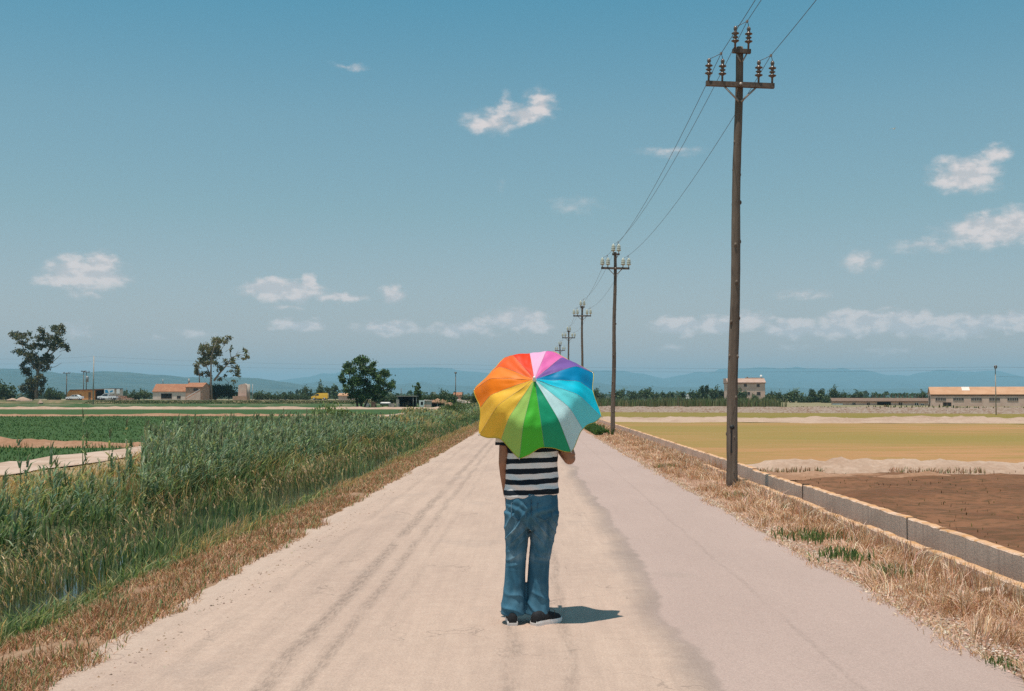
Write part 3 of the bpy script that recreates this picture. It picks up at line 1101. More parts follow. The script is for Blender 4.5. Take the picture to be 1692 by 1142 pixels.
# -- pale green bush at the end of the reeds and bushes further along the ditch
def bush(name, c, rx, rz, n, cols, leaf, label, group=None, ry=None, cat='bush'):
    root = tag(empty(name, c), label, cat, group)
    rng = np.random.default_rng(int(abs(c[0] * 31 + c[1] * 7)) + 5)
    ry = ry or rx
    mb = MB()
    for q in range(7):
        a = rng.uniform(0, 6.28)
        mb.tube([(0, 0, 0), (math.cos(a) * rx * .25, math.sin(a) * ry * .25, rz * .8), (math.cos(a) * rx * .6, math.sin(a) * ry * .6, rz * rng.uniform(1.1, 1.7))], [.03 * rx + .01, .02 * rx + .006, .004], 5)
    mb.build('stem', M_TWIG, root)
    m = 26
    cc = rng.normal(0, .42, (m, 3)) * [rx, ry, rz] + [0, 0, rz]
    cc[:, 2] = np.clip(cc[:, 2], rz * .25, rz * 2)
    w = rng.integers(0, m, n)
    P = cc[w] + rng.normal(0, .2, (n, 3)) * [rx, ry, rz]
    P[:, 2] = np.maximum(P[:, 2], .03)
    pl = Plants()
    hh = rng.uniform(.4, 1.0, n) * leaf
    tint_ = (1 + rng.normal(0, .2, m))[w][:, None]
    V, T = blade_geo(P, hh * rng.uniform(-.1, 1, n), np.full(n, leaf * .38), lean_of(n, hh * .8, .2), .3)
    pl.put(V, T, np.clip(pick(cols, n) * tint_, .004, .8), 5)
    o = pl.build('foliage', LEAF, kind=None, parent=root)
    return root


M_TWIG = pm('twig_bark', (.13, .09, .06), (.22, .16, .11), 8, .9, .3)


def gz(x, y):
    return float(bank_z(np.array([float(x)]), np.array([float(y)]))[0])


PALE = [(.17, .22, .085), (.22, .26, .11), (.14, .19, .07), (.25, .29, .13)]
BUSHG = [(.06, .105, .035), (.08, .13, .045), (.05, .09, .03), (.11, .15, .06)]
x = at(552, 700, 46).x
bush('bush', (x, 46, gz(x, 46)), .8, .62, 2600, PALE, .16, 'pale green feathery bush at the end of the reed stand')
x = at(590, 700, 50).x
bush('bush', (x, 50, gz(x, 50)), .7, .45, 1300, PALE + GOLD[:1], .15, 'low yellowish bush just right of the pale feathery one')
x = at(748, 690, 104).x
bush('bush', (x, 104, gz(x, 104)), 1.3, .62, 1500, BUSHG + PALE[:2], .22, 'round green bush where the ditch meets the far road')
x = at(690, 690, 84).x
bush('bush', (x, 84, gz(x, 84)), 1.2, .45, 1200, GOLD[:2] + PALE, .2, 'dry yellow bush between the reeds and the umbrella')

# -- straw on the right-hand verge
p = Plants()
pos = scatter(105000, 2.45, 3.74, 4.8, 120, verge_z, clump=.35, seed=53, cs=1.6)
X, Y = pos[:, 0], pos[:, 1]
redge = 2.68 - np.clip((Y - 6) / 50, 0, 1) * .28 + fbm(Y * 1.1, Y * 0, 95, 3) * .09 + .06
ok = (X > redge) & ((X - redge) / .35 > RNG.uniform(0, 1, len(X)) ** 1.5)
pos = pos[ok]
n = len(pos)
k = 1 + pos[:, 1] / 22.0
f = fbm(pos[:, 0] * 1.4, pos[:, 1] * .8, 57, 3)
h = np.clip(rn(.010, .065, n) * (1 + .9 * f) * np.interp(pos[:, 0], [2.5, 3.0, 3.7], [.5, .9, 1.15]), .02, .32)
p.blades(pos, h, rn(.0028, .0055, n) * k, lean_of(n, h * rn(.6, 2.2, n), -.1), STRAWC, droop=.2)
pos2 = scatter(11000, 3.5, 4.22, 24.5, 110, verge_z, clump=.3, seed=54)
n = len(pos2)
p.blades(pos2, rn(.05, .2, n), .007 * (1 + pos2[:, 1] / 22), lean_of(n, rn(.03, .15, n), 0), STRAWC, droop=.2)
pos2 = scatter(6500, 3.84, 4.24, 7.5, 26, verge_z, clump=.2, seed=55)
n = len(pos2)
p.blades(pos2, rn(.08, .36, n), .006 * (1 + pos2[:, 1] / 22), lean_of(n, rn(.03, .15, n), 0), STRAWC, droop=.2)
# fringe along the foot of the near wall
m = 4200
yy = 7.5 * (26 / 7.5) ** rn(0, 1, m)
pf = np.stack([3.66 - np.abs(RNG.normal(0, .06, m)), yy, np.full(m, -.03)], -1)
p.blades(pf, rn(.05, .24, m), .005 * (1 + yy / 22), lean_of(m, rn(.03, .12, m), 0), STRAWC, droop=.2)
m = 5200
yy = 5 * (45 / 5) ** rn(0, 1, m)
xe = 2.70 - np.clip((yy - 6) / 50, 0, 1) * .28
pf = np.stack([xe + RNG.normal(.02, .05, m) + .09 * fbm(yy * 1.7, yy * 0, 99, 3), yy, np.full(m, .004)], -1)
p.blades(pf, rn(.008, .04, m), .004 * (1 + yy / 22), lean_of(m, rn(.02, .10, m), 0), STRAWC, droop=.2)
# matted clumps
for q in range(170):
    yq = 6 * (45 / 6) ** RNG.uniform(0, 1)
    xq = RNG.uniform(2.75, 3.62)
    m = int(RNG.uniform(40, 110))
    pf = np.stack([RNG.normal(xq, .06, m), RNG.normal(yq, .10, m), np.full(m, .0)], -1)
    p.blades(pf, rn(.05, .17, m) * RNG.uniform(.6, 1.2), .0045 * (1 + yq / 22) * np.ones(m), lean_of(m, rn(.05, .18, m), 0) + RNG.normal(0, .06, 2), STRAWC, droop=.3)
p.build('straw_grass', STRAW)

# -- small green plants on the right verge
WEEDS = [(1340, 893, .16, 'leafy green weed clump, widest of those on the straw verge'), (1395, 926, .13, 'flat green weed clump below the widest one on the verge'), (1466, 952, .10, 'small dark green weed nearest the camera on the straw verge'),
         (1307, 840, .07, 'small green weed left of its twin below the near channel wall'), (1323, 842, .06, 'small green weed right of its twin below the near channel wall'), (1388, 868, .07, 'tiny green weed above the widest weed clump'),
         (1216, 823, .10, 'grey green weed at the foot of the nearest utility pole'), (1665, 1103, .06, 'tiny weed at the edge of the gravel, lower right'), (1100, 776, .10, 'olive weed where the asphalt meets the straw, left of the nearest pole')]
for (px, py, s, lab) in WEEDS:
    c = on(px, py, 0.0)
    root = tag(empty('weed', (c.x, c.y, float(verge_z(np.array([c.x]), np.array([c.y]))[0]))), lab, 'weed', 'green weeds on the straw verge')
    p = Plants()
    n = int(40 + 900 * s)
    P = np.stack([RNG.normal(0, s, n), RNG.normal(0, s * 1.4, n), np.zeros(n)], -1)
    q_ = min(1.0, s / .12)
    p.blades(P + [0, 0, .02], rn(.04, .12, n) * q_, rn(.009, .017, n) * q_, lean_of(n, rn(.03, .09, n) * q_, 0), [(.11, .18, .06), (.15, .22, .08), (.08, .14, .05), (.20, .25, .10)], droop=.4)
    p.build('foliage', LEAF, kind=None, parent=root)
c = on(985, 711, 0.0)
root = tag(empty('weed', (2.85, c.y, 0)), 'long green weed patch left of the second utility pole', 'weed', 'green weeds on the straw verge')
p = Plants()
n = 2600
P = np.stack([np.clip(RNG.normal(.0, .2, n), -.22, .5), np.clip(RNG.normal(0, 4.0, n), -7, 9), np.zeros(n)], -1)
p.blades(P, rn(.08, .3, n), rn(.03, .05, n), lean_of(n, rn(.05, .15, n), 0), [(.07, .14, .04), (.09, .17, .05), (.06, .11, .03)], droop=.4)
p.build('foliage', LEAF, kind=None, parent=root)
c = on(1096, 724, 0.0)
bush('weed', (4.55, 1880 * 4.55 / (1096 - 877), -.35), .16, .22, 260, [(.07, .15, .04), (.09, .18, .05)], .10, 'green weed growing behind the far channel wall', cat='weed')

# -- seedlings and stubble in the muddy paddy, young rice on the left
p = Plants()
pos = scatter(1600, 4.6, 30, 14, 42, lambda X, Y: np.full(X.shape, ZR), clump=.8, seed=63, cs=.25)
n = len(pos)
p.blades(pos, rn(.03, .10, n), .012 * (1 + pos[:, 1] / 25), lean_of(n, rn(.02, .06, n), 0), [(.19, .16, .05), (.24, .17, .07), (.27, .15, .075), (.12, .06, .03)])
# ragged dry growth along the earth banks
for (x0, x1, yc, w, z, n) in ((6, 34, 41.7, .35, ZR, 2600), (6, 60, 44.4, .5, ZR, 1500), (-44, -13, 41.5, .3, ZL, 1800), (-44, -13, 43.8, .3, ZL, 900)):
    P = np.stack([RNG.uniform(x0, x1, n), RNG.normal(yc, w, n), np.full(n, z)], -1)
    P = P[fbm(P[:, 0] * .7, P[:, 1] * .7, 68, 2) > -.15]
    n = len(P)
    p.blades(P, rn(.06, .24, n), np.full(n, .025), lean_of(n, rn(.04, .16, n), .2), BROWN + GREENS[:2], droop=.2)
p.build('seedlings', LEAF)
p = Plants()
pos = np.concatenate([scatter(22000, -60, -13.3, 43.5, 108, lambda X, Y: np.full(X.shape, ZL), logy=True), scatter(9000, -36, -13.3, 20, 41.5, lambda X, Y: np.full(X.shape, ZL))])
n = len(pos)
p.blades(pos, rn(.05, .13, n), .03 * (1 + pos[:, 1] / 60), lean_of(n, rn(.03, .10, n), .3), [(.085, .15, .05), (.11, .175, .06), (.07, .13, .045), (.14, .19, .075)], jit=.12)
p.build('young_rice', LEAF)

# -- gravel and crumbs along the right edge of the asphalt, a pale stone
def stones(n, fx, smin, smax, cols, name, mat):
    base = np.array([(1, 0, 0), (-1, 0, 0), (0, 1, 0), (0, -1, 0), (0, 0, 1), (0, 0, -.4)], float)
    tri = np.array([(0, 2, 4), (2, 1, 4), (1, 3, 4), (3, 0, 4), (2, 0, 5), (1, 2, 5), (3, 1, 5), (0, 3, 5)])
    P = fx(n)
    s = RNG.uniform(0, 1, n) ** 2.5 * (smax - smin) + smin
    V = base[None] * (1 + RNG.normal(0, .22, (n, 6, 3))) * s[:, None, None] * np.array([1, 1, .6])
    a = RNG.uniform(0, 6.28, n)
    ca, sa = np.cos(a)[:, None], np.sin(a)[:, None]
    V = np.stack([V[..., 0] * ca - V[..., 1] * sa, V[..., 0] * sa + V[..., 1] * ca, V[..., 2]], -1) + P[:, None]
    T = (tri[None] + np.arange(n)[:, None, None] * 6).reshape(-1, 3)
    o = np_mesh(name, V.reshape(-1, 3), T, mat, col=np.repeat(pick(cols, n), 6, 0))
    o['kind'] = 'stuff'


def gx(n):
    Y = 5 * (40 / 5) ** RNG.uniform(0, 1, n)
    near = np.interp(Y, [5, 8, 11, 16, 40], [.17, .16, .12, .06, .05])
    X = 2.70 - np.clip((Y - 6) / 50, 0, 1) * .28 + .0 + np.abs(RNG.normal(0, 1, n)) * near * 1.5 - .03 * RNG.uniform(0, 1, n)
    return np.stack([X, Y, np.maximum(verge_z(X, Y), .002)], -1)


t = NT('stone_grit')
a_ = t.n('ShaderNodeAttribute', attribute_name='Col')
M_STONE = t.principled(t.mix(t.ramp(t.noise(40, 3), .3, .7, 0, .4), a_.outputs['Color'], (.30, .22, .17)), .9)
stones(12000, gx, .003, .017, [(.54, .40, .31), (.60, .46, .37), (.45, .32, .24), (.34, .24, .18)], 'gravel', M_STONE)


def gl(n):
    Y = 5 * (60 / 5) ** RNG.uniform(0, 1, n)
    X = -2.55 + edge_shift(Y) + .12 + np.abs(RNG.normal(0, .16, n))
    return np.stack([X, Y, np.full(n, .003)], -1)


stones(900, gl, .004, .014, [(.16, .10, .07), (.26, .16, .10), (.42, .32, .25)], 'road_crumbs', M_STONE)
c = on(1646, 980, 0.02)
bm = bmesh.new()
bmesh.ops.create_icosphere(bm, subdivisions=3, radius=1)
for v in bm.verts:
    q = 1 + .16 * mnoise.noise(v.co * 1.3) + .06 * mnoise.noise(v.co * 4)
    v.co = Vector((v.co.x * .115 * q, v.co.y * .09 * q, v.co.z * .04 * q))
me = bpy.data.meshes.new('rock')
bm.to_mesh(me)
bm.free()
me.polygons.foreach_set('use_smooth', [True] * len(me.polygons))
o = link('rock', me, None, pm('pale_limestone', (.60, .47, .37), (.48, .36, .28), 18, .9, .5))
o.location = (c.x, c.y, .03)
tag(o, 'flat pale stone lying in the straw at lower right', 'rock')


# ================================================================== trees, buildings, vehicles
M_BARK = pm('grey_bark', (.20, .16, .125), (.34, .28, .22), 3, .9, .5, .03, sc3=(1, 1, .3))
M_DBARK = pm('dark_bark', (.09, .07, .05), (.16, .125, .09), 3, .9, .5, .03, sc3=(1, 1, .3))


def leaves_geo(P, size, rng, cols, tint=None, elong=2.2):
    """small leaf tufts: one kite-shaped quad each"""
    n = len(P)
    d = rng.normal(0, 1, (n, 3))
    d[:, 2] -= .35
    d /= np.linalg.norm(d, axis=1)[:, None]
    e = np.cross(d, rng.normal(0, 1, (n, 3)))
    e /= np.linalg.norm(e, axis=1)[:, None] + 1e-6
    s = (size * rng.uniform(.6, 1.3, n))[:, None]
    V = np.stack([P, P + d * s * .5 + e * s / elong, P + d * s, P + d * s * .5 - e * s / elong], 1).reshape(-1, 3)
    Q = np.arange(4 * n).reshape(n, 4)
    c = pick(cols, n, rng)
    if tint is not None:
        c = np.clip(c * tint[:, None], .003, .8)
    return V, Q, np.repeat(c, 4, 0)


def tree_parts(root, limbs, clumps, per, leaf, cols, seed, bark=None, fill=.27):
    """limbs: list of (points, radii) in tree space; clumps: (x, y, z, rx, rz)"""
    rng = np.random.default_rng(seed)
    tr = MB()
    for pts, rad in limbs:
        tr.tube(pts, rad, 6)
    tr.build('trunk', bark or M_BARK, root)
    Vs, Qs, Cs, n0 = [], [], [], 0
    for (x, y, z, rx, rz) in clumps:
        m = max(int(per * 8 * rx * rz), 50)
        sub = rng.normal(0, .5, (7, 3)) * [rx, rx, rz] + [x, y, z]
        P = sub[rng.integers(0, 7, m)] + rng.normal(0, fill, (m, 3)) * [rx, rx, rz]
        V, Q, C = leaves_geo(P, leaf, rng, cols, np.full(m, rng.uniform(.75, 1.25)))
        Vs.append(V)
        Qs.append(Q + n0)
        Cs.append(C)
        n0 += len(V)
    np_mesh('crown', np.concatenate(Vs), None, CROWN, col=np.concatenate(Cs), parent=root, quads=np.concatenate(Qs))


EUC = [(.10, .11, .055), (.13, .13, .065), (.075, .09, .045), (.17, .145, .065), (.11, .125, .07)]
EUC2 = [(.18, .18, .075), (.23, .20, .08), (.13, .14, .06), (.27, .205, .09), (.15, .16, .08)]
DEC = [(.065, .115, .04), (.09, .145, .05), (.115, .17, .06), (.05, .09, .032)]


def px_tree(name, label, base, Y, k, ox, oy, limbs, clumps, per, leaf, cols, seed, bark=None, depth=.8, z0=None):
    """tree from crop pixels: k photo px per crop px, (ox, oy) photo px of the crop's corner"""
    def w(cx, cy):
        q = at(ox + cx * k, oy + cy * k, Y)
        return q
    b = w(*base)
    if z0 is not None:
        b.z = z0
    rng = random.Random(seed)
    root = tag(empty(name, b), label, 'tree')
    ppm = F / Y / 1.0
    L = []
    for pts, r0, r1 in limbs:
        q = []
        dy = rng.uniform(-1, 1)
        for i, (cx, cy) in enumerate(pts):
            v = w(cx, cy) - b
            v.y = dy * i * .8
            q.append(v)
        n = len(q)
        L.append((q, [r0 + (r1 - r0) * i / (n - 1) for i in range(n)]))
    C = []
    for (cx, cy, rx, ry) in clumps:
        v = w(cx, cy) - b
        C.append((v.x, rng.uniform(-1, 1) * depth * 2.2, v.z, rx * k / ppm, ry * k / ppm))
    for c in C:     # twigs that carry the clumps
        L.append(([(c[0] * .72, c[1] * .5, c[2] - c[4] * 1.2), (c[0], c[1], c[2] + c[4] * .3)], [.07, .02]))
    tree_parts(root, L, C, per, leaf, cols, seed, bark)
    return root


K3 = 1 / 5.64
px_tree('eucalyptus_tree', 'tall ragged dark eucalyptus with forked crown at far left', (335, 893), 325, K3, 0, 500,
        [([(335, 893), (338, 780), (350, 640), (385, 540), (450, 440), (520, 300)], .62, .12), ([(350, 640), (300, 560), (250, 460), (200, 350)], .36, .08), ([(385, 540), (480, 470), (570, 370)], .3, .07), ([(440, 610), (500, 600), (560, 560)], .13, .03), ([(440, 600), (530, 520), (575, 480)], .12, .03)],
        [(140, 300, 42, 30), (180, 325, 40, 28), (265, 315, 42, 30), (215, 355, 50, 26), (300, 405, 55, 28), (350, 395, 35, 24), (145, 455, 42, 26), (215, 470, 46, 26), (390, 345, 45, 26), (440, 270, 46, 32), (515, 235, 48, 34), (575, 275, 42, 44), (545, 335, 56, 40), (600, 395, 40, 42), (630, 430, 18, 26), (480, 390, 55, 42), (540, 420, 40, 26), (410, 410, 40, 30), (480, 330, 50, 40),
         (330, 495, 70, 36), (290, 530, 70, 36), (380, 545, 72, 48), (420, 590, 36, 40), (330, 590, 60, 40), (430, 500, 36, 30), (490, 515, 18, 34), (225, 600, 42, 36), (245, 650, 45, 36), (260, 710, 40, 48), (240, 790, 38, 46), (300, 790, 36, 46), (385, 720, 36, 44), (395, 800, 26, 46), (320, 740, 40, 60), (275, 850, 36, 36), (405, 690, 30, 24)],
        26, .46, EUC, 101)
px_tree('eucalyptus_tree', 'leaning olive eucalyptus with bare dead limbs behind the tiled house', (618, 735), 335, K3, 240, 530,
        [([(615, 735), (620, 640), (622, 540), (628, 420), (640, 320), (690, 190)], .42, .08), ([(640, 560), (690, 490), (750, 420), (800, 345), (870, 315), (925, 320)], .34, .05), ([(800, 345), (795, 290), (800, 240)], .13, .03), ([(622, 540), (570, 430), (530, 330)], .2, .05), ([(680, 520), (730, 535), (775, 580)], .12, .03), ([(750, 420), (830, 440), (870, 500)], .12, .03), ([(840, 330), (870, 270)], .07, .02), ([(640, 330), (700, 280), (770, 170)], .14, .04), ([(505, 575), (508, 500), (505, 440)], .16, .06)],
        [(690, 172, 48, 26), (770, 155, 30, 20), (745, 195, 24, 18), (625, 190, 42, 30), (570, 235, 48, 38), (630, 250, 52, 42), (680, 250, 34, 34), (530, 275, 30, 34), (545, 320, 42, 38), (605, 320, 52, 40), (655, 320, 40, 36), (530, 370, 44, 28), (590, 375, 46, 30), (495, 415, 34, 28), (690, 440, 36, 26), (650, 400, 30, 26), (490, 465, 30, 34), (515, 500, 24, 24), (580, 500, 36, 24), (560, 410, 24, 20), (710, 290, 20, 26),
         (800, 262, 12, 24), (925, 285, 24, 20), (945, 320, 22, 26), (915, 350, 22, 16), (870, 325, 12, 14), (830, 370, 26, 30), (800, 390, 24, 24), (755, 370, 18, 18), (760, 400, 16, 16), (840, 440, 28, 22), (865, 470, 26, 24), (800, 470, 22, 14), (850, 510, 24, 22), (835, 560, 22, 16), (690, 545, 22, 16), (740, 510, 16, 12)],
        26, .44, EUC2, 102)
px_tree('broadleaf_tree', 'big dense dark green tree standing before the open shed', (545, 585), 196, K3, 500, 570,
        [([(545, 585), (548, 500), (560, 380), (580, 200)], .22, .05), ([(515, 585), (505, 480), (440, 300), (420, 200)], .14, .03), ([(575, 580), (620, 480), (720, 340), (790, 300)], .16, .03), ([(505, 580), (495, 500)], .09, .05), ([(560, 450), (680, 420), (800, 390)], .1, .03)],
        [(425, 175, 36, 30), (500, 150, 40, 40), (545, 130, 16, 34), (585, 140, 46, 36), (640, 180, 40, 40), (400, 240, 36, 40), (470, 230, 60, 50), (580, 230, 70, 60), (660, 240, 54, 50), (720, 280, 56, 46), (780, 270, 34, 34), (370, 290, 24, 26), (400, 325, 44, 40), (490, 330, 76, 66), (610, 330, 80, 66), (720, 350, 70, 56), (810, 370, 44, 40), (835, 350, 20, 30), (430, 400, 50, 46), (530, 430, 80, 56), (650, 440, 80, 50), (750, 430, 56, 36), (815, 410, 30, 24), (460, 470, 40, 36), (580, 490, 60, 34), (680, 490, 50, 24), (380, 380, 24, 16), (520, 520, 40, 24)],
        80, .27, DEC, 103, M_DBARK, depth=.9, z0=ZL)
px_tree('broadleaf_tree', 'small narrow dark tree just right of the open shed', (1078, 560), 214, K3, 500, 570,
        [([(1078, 560), (1075, 460), (1070, 365)], .08, .02)],
        [(1072, 365, 9, 14), (1060, 395, 22, 20), (1085, 400, 18, 20), (1060, 430, 28, 24), (1085, 450, 24, 24), (1065, 475, 30, 24)], 60, .3, DEC, 104, M_DBARK, depth=.2, z0=ZL)

# dark ivy thicket under the leaning eucalyptus
b = at(240 + 650 * K3, 660, 338)
bush('thicket', (b.x, 338, .4), 6.0, 2.7, 9000, [(.03, .06, .022), (.045, .08, .03), (.06, .095, .036)], .75, 'dark ivy thicket at the foot of the leaning eucalyptus', ry=2.2, cat='thicket')
b = at(55, 660, 327)
bush('thicket', (b.x, 327, .5), 3.4, 1.5, 1200, [(.03, .06, .02), (.045, .08, .03)], .5, 'dark shrubby growth around the far left eucalyptus trunk', ry=2, cat='thicket')


# generic far trees: a few kinds of crown, every tree its own thing
def crown_mesh(kind, seed):
    rng = np.random.default_rng(seed)
    P = []
    if kind == 'round':
        cl = rng.normal(0, .40, (16, 3)) * [1, 1, .7] + [0, 0, 1.0]
        s, m = .24, 60
    elif kind == 'tall':
        cl = np.stack([rng.normal(0, .16, 16), rng.normal(0, .16, 16), rng.uniform(.35, 1.95, 16)], -1)
        s, m = .17, 50
    elif kind == 'cone':
        z = rng.uniform(.2, 2.0, 22)
        cl = np.stack([rng.normal(0, .3, 22) * (1.1 - z / 2), rng.normal(0, .3, 22) * (1.1 - z / 2), z], -1)
        s, m = .12, 40
    else:
        cl = rng.normal(0, .5, (18, 3)) * [1.3, .8, .45] + [0, 0, .75]
        s, m = .24, 50
    P = np.concatenate([c + rng.normal(0, s, (m, 3)) for c in cl])
    P[:, 2] = np.maximum(P[:, 2], .12)
    tt = np.repeat(rng.uniform(.7, 1.3, len(cl)), m)
    V, Q, C = leaves_geo(P, .2, rng, [(.065, .10, .045), (.085, .125, .055), (.05, .085, .04), (.11, .135, .065)], tt, 1.6)
    o = np_mesh('crown', V, None, CROWN, col=C, quads=Q)
    me = o.data
    bpy.data.objects.remove(o)
    return me


CR = {(k, i): crown_mesh(k, 200 + 10 * j + i) for j, k in enumerate(('round', 'tall', 'cone', 'bushy')) for i in range(3)}
tk = MB().tube([(0, 0, 0), (.02, 0, .5), (0, .02, 1.2)], [.07, .05, .02], 6)
TRUNK = tk.mesh('trunk')
TRUNK.materials.append(M_DBARK)
_tr = random.Random(77)


def far_tree(px, ytop, ybase, wpx, Y, kind, label, group=None, name='tree'):
    b = at(px, ybase, Y)
    tp = at(px, ytop, Y)
    h = tp.z - b.z
    root = tag(empty(name, b, _tr.uniform(0, 6)), label, 'tree' if 'bush' not in name else 'bush', group)
    w = wpx / F * Y
    spread = {'round': 1.6, 'tall': .95, 'cone': 1.0, 'bushy': 2.4}[kind]
    top = {'round': 1.75, 'tall': 2.15, 'cone': 2.15, 'bushy': 1.45}[kind]
    root.scale = (w / spread, w / spread, h / top)
    c = link('crown', CR[(kind, _tr.randrange(3))], root)
    link('trunk', TRUNK, root)
    return root


FT = [
    # left
    (2, 633, 662, 28, 340, 'round', 'dark round tree cut by the left edge of the frame'), (14, 645, 661, 16, 345, 'bushy', 'low dark tree right beside the frame-edge tree'),
    (82, 640, 661, 22, 350, 'bushy', 'grey green bush right of the far left eucalyptus'), (96, 650, 661, 18, 352, 'bushy', 'pale low bush beside the white sedan'),
    (225, 648, 661, 16, 350, 'round', 'round bush left of the tiled house'), (238, 646, 661, 14, 355, 'round', 'round tree touching the tiled house on its left'), (213, 652, 661, 12, 350, 'bushy', 'small bush right of the rubble heap'),
    (424, 648, 661, 14, 360, 'bushy', 'bush just right of the thin pole by the ruined tower'),
    (505, 640, 662, 14, 420, 'round', 'egg-shaped grey green tree left of the yellow van'), (530, 637, 662, 14, 420, 'round', 'taller round tree directly behind the yellow van'), (541, 641, 662, 9, 425, 'tall', 'slim tree behind the yellow van roof, right end'), (554, 638, 662, 12, 430, 'tall', 'airy tree between the yellow van and the big dark tree'),
    (735, 647, 664, 14, 300, 'round', 'round dark tree left of the small pink house'), (745, 652, 664, 12, 310, 'bushy', 'bush touching the small pink house on its left'), (770, 652, 665, 18, 320, 'bushy', 'bush between the pink house and the umbrella'), (786, 650, 668, 16, 190, 'round', 'bright green bush half hidden by the umbrella edge'),
    # right
    (983, 645, 661, 14, 420, 'round', 'brownish tree at the right rim of the umbrella'), (993, 650, 661, 10, 420, 'round', 'small tree second from the umbrella rim'), (1024, 646, 661, 18, 450, 'round', 'round dark tree right of the second utility pole'), (1047, 647, 661, 18, 450, 'bushy', 'wide low tree, third right of the second utility pole'),
    (1068, 644, 661, 15, 450, 'round', 'rounded tree left of the gap between the two nearest poles'), (1082, 648, 661, 16, 450, 'bushy', 'low spreading tree at the middle between the two nearest poles'), (1096, 649, 660, 7, 460, 'tall', 'narrow tree, first of the slim ones right of the spreading tree'), (1104, 651, 660, 8, 460, 'round', 'small round tree among the slim ones'), (1111, 649, 660, 6, 460, 'tall', 'narrow tree, second of the slim ones'), (1122, 652, 660, 6, 460, 'tall', 'shortest narrow tree before the white speck of a house'), (1129, 648, 660, 9, 470, 'tall', 'pale slim tree, last before the conifer group'),
    (1150, 644, 663, 18, 440, 'bushy', 'broad dark tree left of the pair of conifers'), (1160, 637, 663, 9, 440, 'cone', 'left conifer of the pair left of the nearest pole'), (1168, 634, 663, 9, 440, 'cone', 'right, taller conifer of the pair left of the nearest pole'), (1181, 643, 663, 16, 440, 'round', 'round tree right of the pair of conifers'), (1192, 646, 663, 9, 440, 'tall', 'slim tree just left of the nearest pole'),
    (1217, 645, 668, 16, 390, 'round', 'yellowish tree before the left corner of the three storey house'), (1226, 647, 668, 15, 388, 'round', 'dark round tree before the three storey house'), (1247, 653, 664, 9, 385, 'round', 'small round tree below the right windows of the three storey house'),
    (1271, 653, 668, 22, 370, 'bushy', 'olive spreading bush right of the three storey house'), (1269, 662, 673, 8, 300, 'round', 'small dark bush on the bank below the three storey house'),
    (1275, 648, 666, 20, 430, 'bushy', 'dark hedge tree right of the three storey house, first'), (1290, 649, 666, 18, 430, 'bushy', 'dark hedge tree right of the three storey house, second'), (1310, 648, 668, 24, 400, 'round', 'wide rounded green tree in the middle of the right tree row'), (1325, 655, 669, 16, 380, 'bushy', 'low shrub right of the wide rounded tree'), (1344, 644, 669, 11, 400, 'tall', 'thin tree with dark tuft, left of two'), (1357, 643, 669, 11, 400, 'tall', 'thin tree with dark tuft, right of two'), (1335, 655, 670, 14, 380, 'bushy', 'bush under the left thin tufted tree'), (1366, 656, 670, 22, 370, 'bushy', 'pale reedy shrub left of the long low building'),
    (1377, 643, 662, 14, 440, 'round', 'round tree behind the left end of the long low building'), (1393, 648, 662, 16, 440, 'bushy', 'flat tree behind the long low building, left part'), (1417, 648, 661, 18, 440, 'round', 'dark round tree behind the long low building, left of the palms'), (1524, 648, 661, 12, 420, 'round', 'round tree between the palms and the warehouse gable'),
]
for f_ in FT:
    far_tree(*f_[:6], f_[6], 'trees across the plain')
for (px, py, w, Y, lab) in ((868, 655, 30, 260, 'bush at the end of the road behind the umbrella, left'), (905, 654, 30, 280, 'bush at the end of the road behind the umbrella, right')):
    far_tree(px, py, 664, w, Y, 'bushy', lab, 'trees across the plain')


# palm row behind the long low building
def palm_mesh(seed):
    rng = np.random.default_rng(seed)
    V, Q, C = [], [], []
    n = 0
    for i in range(26):
        a = rng.uniform(0, 6.28)
        e = rng.uniform(-.5, 1.0)
        L = rng.uniform(.9, 1.25)
        d = np.array([math.cos(a), math.sin(a), 0])
        s = np.array([-math.sin(a), math.cos(a), 0]) * .10
        p0 = np.array([0, 0, 2.35])
        p1 = p0 + d * L * .55 * math.cos(e) + np.array([0, 0, L * .5 * math.sin(e) + .08])
        p2 = p0 + d * L * math.cos(e) + np.array([0, 0, L * .5 * math.sin(e) - .25])
        V += [p0 - s * .3, p0 + s * .3, p1 + s, p1 - s, p2 + s * .3, p2 - s * .3]
        Q += [(n, n + 1, n + 2, n + 3), (n + 3, n + 2, n + 4, n + 5)]
        C += [np.array([.05, .085, .03]) * rng.uniform(.7, 1.4)] * 6
        n += 6
    o = np_mesh('crown', np.array(V), None, CROWN, col=np.array(C), quads=np.array(Q))
    me = o.data
    bpy.data.objects.remove(o)
    return me


PALMS = [palm_mesh(i) for i in range(3)]
ORD = 'first second third fourth fifth sixth seventh eighth ninth tenth eleventh twelfth thirteenth fourteenth'.split()
mb = MB().tube([(0, 0, 0), (.03, 0, 1.2), (0, 0, 2.4)], [.2, .15, .16], 7)
PTR = mb.mesh('trunk')
PTR.materials.append(pm('palm_trunk', (.20, .14, .10), (.30, .22, .16), 5, .9, .5, .03, sc3=(1, 1, 4)))
for i in range(14):
    px = 1441 + i * 6.4 + _tr.uniform(-1, 1)
    b = at(px, 662, 300)
    r = tag(empty('palm_tree', b, _tr.uniform(0, 6), _tr.uniform(.62, .74)), 'short palm, %s from the left in the row behind the long low building' % ORD[i], 'palm', 'row of palms behind the low building')
    link('crown', PALMS[i % 3], r)
    link('trunk', PTR, r)

